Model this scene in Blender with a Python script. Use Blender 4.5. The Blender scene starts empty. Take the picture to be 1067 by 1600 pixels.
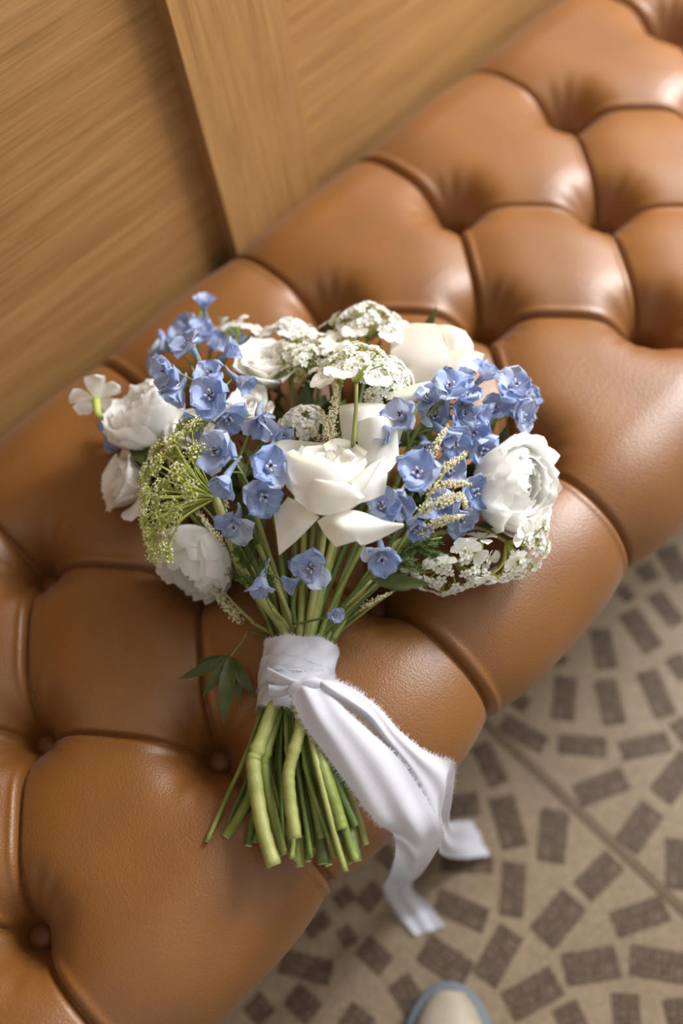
import bpy, math, random
import numpy as np
from mathutils import Matrix, Vector

random.seed(7)
rng = np.random.default_rng(7)
SC = bpy.context.scene
COL = SC.collection
# ------------------------------------------------------------------ camera, world, lights, exposure
# world frame: x runs along the bench, y towards the panelled wall, z up; z = 0 is the plane of the tufting buttons
CAM = np.array([-0.62909, -0.45520, 0.83766])
RT = np.array([0.7044540, -0.7002132, -0.1159560])      # picture right
DN = np.array([-0.6507445, -0.5719915, -0.4993569])     # picture down
FW = np.array([0.2833305, 0.4272316, -0.8586013])       # view direction
UP, TW = -DN, -FW
FPX = 1553.0
cam_data = bpy.data.cameras.new('camera')
cam = bpy.data.objects.new('camera', cam_data)
COL.objects.link(cam)
cam.matrix_world = Matrix(((RT[0], UP[0], TW[0], CAM[0]), (RT[1], UP[1], TW[1], CAM[1]), (RT[2], UP[2], TW[2], CAM[2]), (0, 0, 0, 1)))
cam_data.sensor_fit = 'VERTICAL'
cam_data.sensor_height = 36.0
cam_data.lens = FPX * 36.0 / 1600.0
cam_data.clip_start = 0.02
cam_data.dof.use_dof = True
cam_data.dof.focus_distance = 0.81
cam_data.dof.aperture_fstop = 1.8
SC.camera = cam
SC.view_settings.view_transform = 'Standard'
SC.view_settings.look = 'None'
SC.view_settings.gamma = 1.0
SC.view_settings.use_curve_mapping = False
SC.view_settings.exposure = 0.36
world = bpy.data.worlds.new('room_light')
SC.world = world
world.use_nodes = True
world.node_tree.nodes['Background'].inputs[0].default_value = (1.0, 0.94, 0.87, 1)
world.node_tree.nodes['Background'].inputs[1].default_value = 0.44


def area_light(name, loc, target, sx, sy, power, colour):
    d = bpy.data.lights.new(name, 'AREA')
    d.shape = 'RECTANGLE'
    d.size, d.size_y, d.energy, d.color = sx, sy, power, colour
    o = bpy.data.objects.new(name, d)
    COL.objects.link(o)
    o.location = loc
    o.rotation_euler = (Vector(target) - Vector(loc)).to_track_quat('-Z', 'Y').to_euler()


area_light('window_light', (1.12, -0.30, 1.14), (-0.1, 0.05, 0.05), 0.60, 0.60, 38, (0.97, 0.985, 1.0))
area_light('wide_fill_light', (2.2, -0.95, 1.9), (-0.1, 0.0, 0.05), 2.0, 1.8, 48, (0.97, 0.985, 1.0))  # added broad fill, not a window: softens shade and widens leather highlights

# ------------------------------------------------------------------ helpers


def at(px, py, z):
    """point of the scene at height z seen at a place of the photograph"""
    d = FW + RT * ((px - 533.5) / FPX) + DN * ((py - 800) / FPX)
    return CAM + d * ((z - CAM[2]) / d[2])


def ax(r, u, t):
    v = RT * r + UP * u + TW * t
    return v / np.linalg.norm(v)


def mpx(P):
    return float(np.dot(np.asarray(P) - CAM, FW)) / FPX      # metres that one photo pixel spans at P


def mesh(name, v, f, mats=(), smooth=True, uv=None, mi=None):
    me = bpy.data.meshes.new(name)
    me.from_pydata([tuple(p) for p in v], [], [tuple(q) for q in f])
    for m in mats:
        me.materials.append(m)
    n = len(me.polygons)
    if smooth:
        me.polygons.foreach_set('use_smooth', np.ones(n, bool))
    if mi is not None:
        me.polygons.foreach_set('material_index', np.asarray(mi, np.int32))
    if uv is not None:
        L = me.uv_layers.new(name='UVMap')
        idx = np.empty(len(me.loops), np.int32)
        me.loops.foreach_get('vertex_index', idx)
        L.data.foreach_set('uv', np.asarray(uv, np.float32)[idx].ravel())
    me.update()
    return me


def link(name, me, parent=None, M=None, kind=None):
    o = bpy.data.objects.new(name, me)
    COL.objects.link(o)
    if parent is not None:
        o.parent = parent
    if M is not None:
        o.matrix_basis = M
    if kind:
        o['kind'] = kind
    return o


def thing(name, loc, label, cat, group=None):
    o = bpy.data.objects.new(name, None)
    COL.objects.link(o)
    o.empty_display_size = 0.01
    o.location = tuple(loc)
    o['label'], o['category'] = label, cat
    if group:
        o['group'] = group
    return o


def frame(P, axis, spin=0.0, scale=1.0):
    Z = np.asarray(axis, float)
    Z = Z / np.linalg.norm(Z)
    X = TW - Z * np.dot(TW, Z)
    if np.linalg.norm(X) < 0.15:
        X = -UP - Z * np.dot(-UP, Z)
    X = X / np.linalg.norm(X)
    Y = np.cross(Z, X)
    M = Matrix(((X[0], Y[0], Z[0], P[0]), (X[1], Y[1], Z[1], P[1]), (X[2], Y[2], Z[2], P[2]), (0, 0, 0, 1)))
    return M @ Matrix.Rotation(spin, 4, 'Z') @ Matrix.Scale(scale, 4)


def rel(root, M):
    return Matrix.Translation(-root.location) @ M


def crom(pts, n):
    """smooth curve through points; n samples per span"""
    P = np.asarray(pts, float)
    if len(P) == 2:
        return np.array([P[0] + (P[1] - P[0]) * t for t in np.linspace(0, 1, n + 1)])
    Q = np.vstack([2 * P[0] - P[1], P, 2 * P[-1] - P[-2]])
    out = []
    for i in range(1, len(Q) - 2):
        a, b, c, d = Q[i - 1], Q[i], Q[i + 1], Q[i + 2]
        for t in np.linspace(0, 1, n, endpoint=False):
            out.append(0.5 * (2 * b + (c - a) * t + (2 * a - 5 * b + 4 * c - d) * t * t + (3 * b - a - 3 * c + d) * t ** 3))
    out.append(P[-1])
    return np.array(out)


def tube(path, rad, n=8, caps=True, v0=0):
    P = np.asarray(path, float)
    m = len(P)
    R = np.full(m, rad) if np.isscalar(rad) else np.interp(np.linspace(0, 1, m), np.linspace(0, 1, len(rad)), rad)
    T = np.gradient(P, axis=0)
    T /= np.linalg.norm(T, axis=1)[:, None] + 1e-12
    ref = np.array([0.3, 0.5, 0.81])
    X = np.cross(T[0], ref)
    X /= np.linalg.norm(X)
    V = []
    ang = np.linspace(0, 2 * np.pi, n, endpoint=False)
    for i in range(m):
        X = X - T[i] * np.dot(X, T[i])
        X /= np.linalg.norm(X)
        Y = np.cross(T[i], X)
        V += [P[i] + R[i] * (math.cos(a) * X + math.sin(a) * Y) for a in ang]
    F = []
    for i in range(m - 1):
        for j in range(n):
            k = (j + 1) % n
            F.append((v0 + i * n + j, v0 + i * n + k, v0 + (i + 1) * n + k, v0 + (i + 1) * n + j))
    if caps:
        F.append(tuple(v0 + j for j in range(n))[::-1])
        F.append(tuple(v0 + (m - 1) * n + j for j in range(n)))
    return V, F


class MB:
    def __init__(s):
        s.v, s.f, s.m, s.uv = [], [], [], []

    def add(s, V, F, mi=0, uv=None):
        k = len(s.v)
        s.v += [tuple(p) for p in V]
        s.f += [tuple(i + k for i in q) for q in F]
        s.m += [mi] * len(F)
        s.uv += list(uv) if uv is not None else [(0.5, 0.5)] * len(V)

    def tube(s, path, rad, n=6, mi=0):
        V, F = tube(path, rad, n)
        s.add(V, F, mi)

    def mesh(s, name, mats, smooth=True):
        return mesh(name, s.v, s.f, mats, smooth, s.uv, s.m)


def grid_faces(nu, nv, wrap=False):
    F = []
    for i in range(nu - 1):
        for j in range(nv if wrap else nv - 1):
            k = (j + 1) % nv
            F.append((i * nv + j, i * nv + k, (i + 1) * nv + k, (i + 1) * nv + j))
    return F


# ------------------------------------------------------------------ materials
def lin(r, g, b):
    f = lambda c: c / 12.92 if c <= 0.04045 else ((c + 0.055) / 1.055) ** 2.4
    return (f(r / 255), f(g / 255), f(b / 255), 1)


class NT:
    def __init__(s, name):
        s.mat = bpy.data.materials.new(name)
        s.mat.use_nodes = True
        s.t = s.mat.node_tree
        s.t.nodes.clear()
        s.out = s.n('ShaderNodeOutputMaterial')

    def n(s, typ, **kw):
        o = s.t.nodes.new(typ)
        for k, v in kw.items():
            if k.startswith('i_'):
                key = k[2:].replace('_', ' ')
                o.inputs[int(key) if key.isdigit() else key].default_value = v
            else:
                setattr(o, k, v)
        return o

    def l(s, a, b):
        s.t.links.new(a, b)

    def ramp(s, fac, stops):
        r = s.n('ShaderNodeValToRGB')
        e = r.color_ramp.elements
        while len(e) < len(stops):
            e.new(0.5)
        for i, (p, c) in enumerate(stops):
            e[i].position, e[i].color = p, c
        s.l(fac, r.inputs[0])
        return r.outputs[0]

    def mix(s, fac, a, b, mode='MIX'):
        m = s.n('ShaderNodeMix', data_type='RGBA', blend_type=mode)
        for sock, v in ((m.inputs[0], fac), (m.inputs[6], a), (m.inputs[7], b)):
            if hasattr(v, 'is_linked') or hasattr(v, 'links'):
                s.l(v, sock)
            else:
                sock.default_value = v
        return m.outputs[2]

    def coords(s, kind='Object', scale=(1, 1, 1), rot=(0, 0, 0)):
        t = s.n('ShaderNodeTexCoord')
        m = s.n('ShaderNodeMapping')
        m.inputs['Scale'].default_value = scale
        m.inputs['Rotation'].default_value = rot
        s.l(t.outputs[kind], m.inputs[0])
        return m.outputs[0]

    def noise(s, vec, scale, detail=3, rough=0.5, dist=0.0):
        o = s.n('ShaderNodeTexNoise')
        o.inputs['Scale'].default_value = scale
        o.inputs['Detail'].default_value = detail
        o.inputs['Roughness'].default_value = rough
        o.inputs['Distortion'].default_value = dist
        s.l(vec, o.inputs['Vector'])
        return o.outputs[0]

    def bsdf(s, col, rough=0.5, spec=0.5, bump=None, bump_d=0.001, bump_s=0.5, trans=0.0, trans_col=None, sheen=0.0):
        b = s.n('ShaderNodeBsdfPrincipled')
        if hasattr(col, 'links'):
            s.l(col, b.inputs['Base Color'])
        else:
            b.inputs['Base Color'].default_value = col
        if hasattr(rough, 'links'):
            s.l(rough, b.inputs['Roughness'])
        else:
            b.inputs['Roughness'].default_value = rough
        b.inputs['Specular IOR Level'].default_value = spec
        if sheen:
            b.inputs['Sheen Weight'].default_value = sheen
        nrm = None
        if bump is not None:
            bp = s.n('ShaderNodeBump')
            bp.inputs['Distance'].default_value = bump_d
            bp.inputs['Strength'].default_value = bump_s
            s.l(bump, bp.inputs['Height'])
            s.l(bp.outputs[0], b.inputs['Normal'])
            nrm = bp.outputs[0]
        o = b.outputs[0]
        if trans:
            tr = s.n('ShaderNodeBsdfTranslucent')
            c = trans_col if trans_col is not None else col
            if hasattr(c, 'links'):
                s.l(c, tr.inputs[0])
            else:
                tr.inputs[0].default_value = c
            mx = s.n('ShaderNodeMixShader')
            mx.inputs[0].default_value = trans
            s.l(o, mx.inputs[1])
            s.l(tr.outputs[0], mx.inputs[2])
            o = mx.outputs[0]
        s.l(o, s.out.inputs[0])
        return s.mat


def m_leather():
    t = NT('tan_leather')
    v = t.coords('Object')
    big = t.noise(v, 9, 3)
    vor = t.n('ShaderNodeTexVoronoi', feature='F1')
    vor.inputs['Scale'].default_value = 560
    vor.inputs['Randomness'].default_value = 1.0
    wob = t.noise(v, 160, 2)
    add = t.n('ShaderNodeVectorMath', operation='MULTIPLY_ADD')
    add.inputs[1].default_value = (1, 1, 1)
    t.l(v, add.inputs[0])
    sc = t.n('ShaderNodeVectorMath', operation='SCALE')
    sc.inputs['Scale'].default_value = 0.0035
    t.l(wob, sc.inputs[0])
    t.l(sc.outputs[0], add.inputs[2])
    t.l(add.outputs[0], vor.inputs['Vector'])
    col = t.ramp(big, [(0.3, lin(112, 66, 7)), (0.7, lin(128, 78, 13))])
    fine = t.noise(v, 900, 2)
    h = t.n('ShaderNodeMath', operation='MULTIPLY_ADD')
    t.l(vor.outputs['Distance'], h.inputs[0])
    h.inputs[1].default_value = -1.2
    t.l(fine, h.inputs[2])
    return t.bsdf(col, 0.47, 0.85, h.outputs[0], 0.0006, 0.30, sheen=0.05)


def m_plain(name, col, rough=0.5, spec=0.4, trans=0.0, var=0.0, scale=60, bump=0.0):
    t = NT(name)
    v = t.coords('Object')
    nz = t.noise(v, scale, 3)
    a = tuple(c * (1 - var) for c in col[:3]) + (1,)
    b = tuple(min(1, c * (1 + var)) for c in col[:3]) + (1,)
    c = t.ramp(nz, [(0.3, a), (0.7, b)])
    return t.bsdf(c, rough, spec, nz if bump else None, 0.001, bump, trans)


def m_wood(name, vertical):
    t = NT(name)
    sc = (18, 1, 1.1) if vertical else (1.1, 1, 18)
    v = t.coords('Object', sc)
    a = t.noise(v, 3.2, 5, 0.62, 0.6)
    v2 = t.coords('Object', (90, 1, 2.2) if vertical else (2.2, 1, 90))
    b = t.noise(v2, 4, 3, 0.6)
    v3 = t.coords('Object', (2.4, 1, 0.7) if vertical else (0.7, 1, 2.4))
    c = t.noise(v3, 2.0, 2)
    col = t.ramp(a, [(0.28, lin(118, 82, 42)), (0.5, lin(150, 109, 62)), (0.72, lin(172, 131, 80))])
    col = t.mix(0.35, col, t.ramp(b, [(0.35, lin(100, 66, 32)), (0.6, lin(172, 131, 80))]))
    col = t.mix(0.22, col, t.ramp(c, [(0.35, lin(132, 92, 54)), (0.65, lin(178, 138, 92))]))
    return t.bsdf(col, 0.45, 0.35, b, 0.0006, 0.25)


def m_floor():
    t = NT('beige_terrazzo')
    v = t.coords('Object')
    vo = t.n('ShaderNodeTexVoronoi')
    vo.inputs['Scale'].default_value = 210
    t.l(v, vo.inputs['Vector'])
    n1 = t.noise(v, 12, 4)
    col = t.ramp(n1, [(0.3, lin(124, 106, 84)), (0.7, lin(140, 121, 97))])
    sp = t.n('ShaderNodeSeparateColor')
    t.l(vo.outputs['Color'], sp.inputs[0])
    col = t.mix(0.35, col, t.ramp(sp.outputs[0], [(0.0, lin(106, 90, 71)), (0.5, lin(134, 116, 93)), (1.0, lin(156, 139, 114))]))
    return t.bsdf(col, 0.5, 0.3)


def m_brick():
    t = NT('brown_aggregate')
    v = t.coords('Object')
    vo = t.n('ShaderNodeTexVoronoi')
    vo.inputs['Scale'].default_value = 620
    t.l(v, vo.inputs['Vector'])
    sp = t.n('ShaderNodeSeparateColor')
    t.l(vo.outputs['Color'], sp.inputs[0])
    col = t.ramp(sp.outputs[0], [(0.0, lin(50, 38, 29)), (0.45, lin(80, 63, 48)), (0.8, lin(98, 79, 62)), (1.0, lin(132, 112, 92))])
    return t.bsdf(col, 0.6, 0.3, sp.outputs[0], 0.001, 0.3)


def m_petal(name, c_base, c_tip, c_vein=None, trans=0.3, veins=9, rough=0.55, var=0.0, bump=0.35):
    """petal: uv.x across (0..1), uv.y base to tip"""
    t = NT(name)
    tc = t.n('ShaderNodeTexCoord')
    sx = t.n('ShaderNodeSeparateXYZ')
    t.l(tc.outputs['UV'], sx.inputs[0])
    col = t.ramp(sx.outputs[1], [(0.0, c_base), (0.45, c_tip)])
    mp = t.n('ShaderNodeMapping')
    mp.inputs['Scale'].default_value = (veins, 0.8, 1)
    t.l(tc.outputs['UV'], mp.inputs[0])
    nz = t.noise(mp.outputs[0], 2.2, 3, 0.6, 0.4)
    if c_vein is not None:
        col = t.mix(t.ramp(nz, [(0.35, (0, 0, 0, 1)), (0.75, (0.75, 0.75, 0.75, 1))]), col, c_vein)
    if var:
        oi = t.n('ShaderNodeObjectInfo')
        hs = t.n('ShaderNodeHueSaturation')
        mr = t.n('ShaderNodeMapRange')
        mr.inputs['To Min'].default_value = 1 - var * 1.1
        mr.inputs['To Max'].default_value = 1 + var * .35
        t.l(oi.outputs['Random'], mr.inputs[0])
        t.l(mr.outputs[0], hs.inputs['Saturation'])
        t.l(col, hs.inputs['Color'])
        col = hs.outputs[0]
    return t.bsdf(col, rough, 0.25, nz, 0.0006, bump, trans)


def m_stem(name, a, b):
    t = NT(name)
    v = t.coords('Object')
    n1 = t.noise(v, 38, 3)
    n2 = t.noise(v, 260, 2)
    col = t.ramp(n1, [(0.3, a), (0.7, b)])
    return t.bsdf(col, 0.45, 0.4, n2, 0.0008, 0.35)


M_LEATHER = m_leather()
M_BUTTON = m_plain('button_leather', lin(114, 64, 16), 0.48, 0.5, 0, 0.08, 300, 0.1)
M_BASE = m_plain('dark_bench_base', lin(42, 28, 18), 0.5, 0.3, 0, 0.15, 20)
M_WOODH, M_WOODV = m_wood('wood_grain_level', False), m_wood('wood_grain_upright', True)
M_FLOOR, M_BRICK = m_floor(), m_brick()
M_JOINT = m_plain('joint_filler', lin(104, 88, 70), 0.7, 0.2, 0, 0.1, 100)
M_ROSE = m_petal('rose_petal', lin(244, 240, 216), lin(251, 249, 243), None, 0.36, 6, 0.5, bump=.15)
M_RAN = m_petal('ranunculus_petal', lin(246, 242, 226), lin(253, 252, 249), None, 0.45, 7, 0.6, bump=.12)
M_BLUE = m_petal('delphinium_sepal', lin(226, 227, 242), lin(182, 198, 233), lin(126, 154, 212), 0.36, 13, 0.5, 0.4)
M_SPUR = m_petal('delphinium_spur', lin(150, 168, 176), lin(150, 172, 206), lin(150, 150, 160), 0.2, 6, 0.5)
M_BEE = m_plain('delphinium_eye', lin(206, 208, 226), 0.6, 0.3, 0.2, 0.08, 500)
M_SPECK = m_plain('dark_anther', lin(40, 40, 52), 0.6, 0.2)
M_WHITE = m_petal('small_white_petal', lin(232, 236, 200), lin(252, 251, 247), None, 0.38, 4, 0.55, bump=.1)
M_CREAM = m_plain('cream_bead', lin(250, 242, 214), 0.6, 0.3, 0.3, 0.06, 400)
M_LIME = m_plain('lime_bead', lin(196, 202, 104), 0.6, 0.3, 0.35, 0.25, 300)
M_RAY = m_plain('pale_green_ray', lin(184, 192, 96), 0.5, 0.35, 0.25, 0.12, 80)
M_STEM = [m_stem('stem_pale', lin(128, 134, 70), lin(160, 162, 98)), m_stem('stem_mid', lin(104, 118, 52), lin(140, 148, 76)),
          m_stem('stem_dark', lin(66, 84, 38), lin(100, 116, 58))]
M_CUT = m_plain('cut_stem_face', lin(206, 202, 160), 0.7, 0.2, 0, 0.15, 900)
M_LEAF = m_plain('leaf_green', lin(68, 76, 30), 0.45, 0.4, 0.18, 0.25, 90, 0.2)
M_DILL = m_plain('feathery_green', lin(84, 104, 50), 0.5, 0.3, 0.15, 0.2, 120)
M_RIBBON = m_plain('white_ribbon', lin(208, 208, 217), 0.65, 0.25, 0.22, 0.015, 240, 0.05)

# ------------------------------------------------------------------ the room: wall, floor
ZF = -0.44


def box(x0, x1, y0, y1, z0, z1, bevel=0.0):
    b = bevel
    if not b:
        V = [(x, y, z) for x in (x0, x1) for y in (y0, y1) for z in (z0, z1)]
        return V, [(0, 1, 3, 2), (4, 6, 7, 5), (0, 4, 5, 1), (2, 3, 7, 6), (0, 2, 6, 4), (1, 5, 7, 3)]
    import bmesh
    bm = bmesh.new()
    bmesh.ops.create_cube(bm, size=1)
    bmesh.ops.scale(bm, verts=bm.verts, vec=(x1 - x0, y1 - y0, z1 - z0))
    bmesh.ops.translate(bm, verts=bm.verts, vec=((x0 + x1) / 2, (y0 + y1) / 2, (z0 + z1) / 2))
    bmesh.ops.bevel(bm, geom=bm.edges[:], offset=b, segments=2, affect='EDGES')
    bm.verts.index_update()
    V = [tuple(v.co) for v in bm.verts]
    F = [tuple(v.index for v in f.verts) for f in bm.faces]
    bm.free()
    return V, F


wall = link('wall_back', mesh('wall_back', *box(-2.4, 2.6, 0.34, 0.42, ZF, 1.9), [M_WOODH], False), kind='structure')
for x0, x1 in ((-2.4, -0.1905), (-0.0535, 2.6)):
    link('wood_panel', mesh('wood_panel', *box(x0 - 0.01, x1 + 0.01, 0.32, 0.345, ZF, 1.9), [M_WOODH], False), wall)
link('stile', mesh('stile', *box(-0.189, -0.0550, 0.30, 0.33, ZF, 1.9, 0.0012), [M_WOODV], False), wall)
floor = link('floor', mesh('floor', *box(-2.6, 2.6, -2.2, 0.42, ZF - 0.05, ZF), [M_FLOOR], False), kind='structure')

# brown inlays of the fan paving: two ends of the long axis and the width, in the photograph's pixels
BR = [(600, 235, 640, 275, 45), (710, 255, 785, 350, 60), (625, 310, 710, 430, 65), (540, 365, 565, 490, 70), (396, 425, 424, 478, 42), (768, 450, 815, 520, 60),
      (435, 515, 425, 650, 75), (555, 525, 590, 665, 70), (685, 495, 750, 640, 75), (236, 655, 368, 730, 62), (410, 725, 560, 735, 70), (605, 748, 757, 715, 70),
      (468, 890, 622, 830, 75), (728, 892, 826, 765, 75), (165, 725, 228, 850, 66), (50, 925, 162, 910, 75), (230, 890, 277, 1050, 78), (401, 930, 386, 1095, 78),
      (622, 1046, 706, 925, 80), (486, 1188, 588, 1086, 80), (785, 1022, 787, 1180, 70), (275, 1095, 263, 1265, 80), (358, 1335, 462, 1208, 90), (28, 1210, 186, 1280, 78),
      (44, 1098, 206, 1102, 58), (583, 1292, 748, 1235, 84), (178, 1465, 266, 1308, 88), (-12, 1358, 128, 1452, 86), (252, 1550, 408, 1462, 96), (428, 1432, 598, 1405, 92),
      (634, 1398, 832, 1432, 88), (618, 1503, 632, 1660, 86), (428, 1540, 480, 1650, 84), (770, 1520, 800, 1640, 80), (778, 650, 830, 720, 62), (672, 165, 706, 215, 60),
      (742, 110, 806, 215, 64), (262, 570, 314, 610, 50)]
BR = [(x0 / 2 + 667, y0 / 2 + 800, x1 / 2 + 667, y1 / 2 + 800, w / 2) for x0, y0, x1, y1, w in BR]
B2 = [(515, 475, 600, 545, 80), (440, 715, 515, 625, 80), (335, 700, 400, 645, 70), (210, 820, 300, 750, 72), (360, 800, 400, 870, 60), (442, 868, 545, 962, 92),
      (100, 935, 315, 990, 100), (590, 1015, 675, 1150, 105), (-20, 1100, 50, 1180, 95), (145, 1070, 245, 1165, 95), (370, 1150, 470, 1230, 100), (690, 870, 860, 985, 100)]
BR += [(x0 * .375 + 400, y0 * .375 + 1150, x1 * .375 + 400, y1 * .375 + 1150, w * .375) for x0, y0, x1, y1, w in B2[:-1]]
BR_AT = []
for x0, y0, x1, y1, w in BR:
    a, b = at(x0, y0, ZF), at(x1, y1, ZF)
    c, d = (a + b) / 2, (b - a)[:2]
    Ln = np.linalg.norm(d)
    wid = w * mpx(c) * 1.02
    q = random.uniform(-.0015, .0015)
    BR_AT.append(c[:2])
    me = mesh('brick', *box(-Ln / 2, Ln / 2, -wid / 2 - q, wid / 2 + q, -0.004, 0.0012, 0.0008), [M_BRICK], False)
    link('brick', me, floor, Matrix.Translation(tuple(c)) @ Matrix.Rotation(math.atan2(d[1], d[0]), 4, 'Z'))
# the paving goes on past the frame: scalloped rows of the same inlays, one shared mesh
fan = mesh('brick', *box(-.029, .029, -.0165, .0165, -0.004, 0.0012, 0.0008), [M_BRICK], False)
for cx in np.arange(-1.3, 1.0, .46):
    for row, cy in enumerate((-.62, -.85, -1.08)):
        fx = cx + (.23 if row % 2 else 0)
        for R in (.085, .165, .245):
            k = max(3, int(R * 2.4 / .082))
            for i in range(k):
                th = math.pi * (.12 + .76 * (i + .5) / k)
                p = np.array([fx + R * math.cos(th), cy + R * math.sin(th)])
                v = np.array([p[0], p[1], ZF]) - CAM
                u_, w_ = 533.5 + FPX * np.dot(v, RT) / np.dot(v, FW), 800 + FPX * np.dot(v, DN) / np.dot(v, FW)
                if (-60 < u_ < 1120 and -60 < w_ < 1660) or p[1] > -.25 or min(np.hypot(*(p - q)) for q in BR_AT) < .072 or len(BR_AT) > 170:
                    continue
                BR_AT.append(p)
                link('brick', fan, floor, Matrix.Translation((p[0], p[1], ZF)) @ Matrix.Rotation(th + (math.pi / 2 if R != .165 else 0), 4, 'Z'))
a, b = at(760, 1130, ZF), at(1075, 1428, ZF)
d = (b - a)
a, b = a - d * 1.2, b + d * 2.5
d = (b - a)[:2]
link('joint_strip', mesh('joint_strip', *box(-np.linalg.norm(d) / 2, np.linalg.norm(d) / 2, -.0055, .0055, -0.003, 0.0016), [M_JOINT], False), floor,
     Matrix.Translation(tuple((a + b) / 2)) @ Matrix.Rotation(math.atan2(d[1], d[0]), 4, 'Z'))

# ------------------------------------------------------------------ the bench
S, RY, H = 0.20, 0.13, 0.050
R0, YN = 0.034, -0.198        # nose of the cushion


def sstep(x):
    x = np.clip(x, 0, 1)
    return x * x * (3 - 2 * x)


def puff(x, y):
    """height of the tufted leather over the button plane; y may run past the nose (arc length)"""
    p, q = x / S + y / (2 * RY), x / S - y / (2 * RY)
    sA, sB = np.cos(np.pi * p), np.cos(np.pi * q)
    out = np.abs(np.sin(np.pi * x / S))
    front, back = y < -RY, y > RY
    e = np.where(front, sstep((-RY - y) / 0.085), np.where(back, sstep((y - RY) / 0.085), 0))
    mid = ~(front | back)
    so = np.sin(np.pi * x / S)
    A = np.where(mid, np.abs(sA), out)
    B = np.where(mid, np.abs(sB), out + (1 - out) * e)
    rnd = lambda c: 1 - (1 - np.clip(c, 0, 1)) ** 1.75
    a, b = rnd(A), rnd(B)
    U = 1 - (1 - a) * (1 - b)
    h = H * (0.74 * U + 0.26 * a * b)
    # narrow pleats along the creases, with a rolled lip on one side
    for c, sg, o in ((A, np.where(mid, sA, so), B), (np.where(mid, B, 1.0), sB, A)):
        dc = c * 0.0504
        along = sstep((o - 0.12) / 0.3)
        h = h - 0.0068 * np.exp(-(dc / 0.0019) ** 2) * (0.35 + 0.65 * along)
        sd = np.sign(sg) * dc
        h = h + 0.0020 * np.exp(-((sd - 0.0058) / 0.0030) ** 2) * along
    # gathers near the buttons
    bx = np.where(np.abs(y) < RY / 2, (np.floor(x / S) + 0.5) * S, np.round(x / S) * S)
    by = np.where(np.abs(y) < RY / 2, 0, np.sign(y) * RY)
    dx, dy = x - bx, y - by
    dd, th = np.hypot(dx, dy), np.arctan2(dy, dx)
    ph = np.sin(bx * 91.7 + by * 37.3) * 3
    h = h + 0.0006 * np.sin(11 * th + ph + 1.6 * np.sin(3 * th + ph)) * np.exp(-((dd - 0.036) / 0.014) ** 2)
    h = h - 0.025 * np.exp(-(dd / 0.029) ** 2)
    w0 = sstep((dd - 0.004) / 0.012)
    h = h * w0 - 0.025 * (1 - w0)
    return h


def cushion():
    X = np.arange(-1.15, 0.851, 0.0017)
    arc = math.radians(196) * R0
    W = np.concatenate([np.arange(0.298, YN, -0.0017), YN - np.linspace(0, arc, 110), ])
    # past the nose the path is stretched so that the outer skin keeps its pace
    x, w = np.meshgrid(X, W, indexing='ij')
    stretch = np.where(w < YN, YN + (w - YN) * 1.8, w)
    h = puff(x, stretch)
    bk = np.clip((w - 0.225) / 0.075, 0, 1)
    h = h * np.sqrt(np.clip(1 - bk ** 2, 0, 1)) - 0.012 * bk ** 2
    fa = np.clip((YN - w) / R0, 0, None)
    y = np.where(w >= YN, w, YN - (R0 + h) * np.sin(fa))
    z = np.where(w >= YN, h, -R0 + (R0 + h) * np.cos(fa))
    V = np.stack([x, y, z], -1).reshape(-1, 3)
    nu, nv = len(X), len(W)
    i = np.arange(nu - 1)[:, None] * nv + np.arange(nv - 1)[None]
    F = np.stack([i, i + nv, i + nv + 1, i + 1], -1).reshape(-1, 4)[:, ::-1]
    me = bpy.data.meshes.new('cushion')
    me.vertices.add(len(V))
    me.vertices.foreach_set('co', V.astype(np.float32).ravel())
    me.loops.add(F.size)
    me.loops.foreach_set('vertex_index', F.astype(np.int32).ravel())
    me.polygons.add(len(F))
    me.polygons.foreach_set('loop_start', np.arange(0, F.size, 4, dtype=np.int32))
    me.polygons.foreach_set('use_smooth', np.ones(len(F), bool))
    me.materials.append(M_LEATHER)
    me.update(calc_edges=True)
    return me


bench = thing('tufted_bench', (0, 0, ZF), 'tan leather bench with deep diamond button tufting along the wood panelled wall', 'bench')
TB = Matrix.Translation((0, 0, -ZF))
link('cushion', cushion(), bench, TB)
V, F = box(-1.14, 0.84, -0.18, 0.295, ZF + 0.0, -0.05, 0.004)
link('base', mesh('base', V, F, [M_BASE], False), bench, TB)


def button_mesh():
    V, F = [], []
    prof = [(0.0, 0.0050), (0.004, 0.0048), (0.008, 0.0036), (0.0108, 0.0014), (0.0120, -0.0015), (0.0112, -0.0045), (0.009, -0.006)]
    n = 24
    V.append((0, 0, prof[0][1]))
    for r, z in prof[1:]:
        V += [(r * math.cos(k * 2 * math.pi / n), r * math.sin(k * 2 * math.pi / n), z) for k in range(n)]
    F += [(0, 1 + k, 1 + (k + 1) % n) for k in range(n)]
    for i in range(len(prof) - 2):
        F += [(1 + i * n + k, 1 + (i + 1) * n + k, 1 + (i + 1) * n + (k + 1) % n, 1 + i * n + (k + 1) % n) for k in range(n)]
    return mesh('button', V, F, [M_BUTTON])


bme = button_mesh()
for r, off in ((RY, 0), (0, .5), (-RY, 0)):
    for k in range(-5, 4):
        link('button', bme, bench, TB @ Matrix.Translation(((k + off) * S, r, -0.0175)))

# ------------------------------------------------------------------ shoe at the bottom edge of the picture


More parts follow.
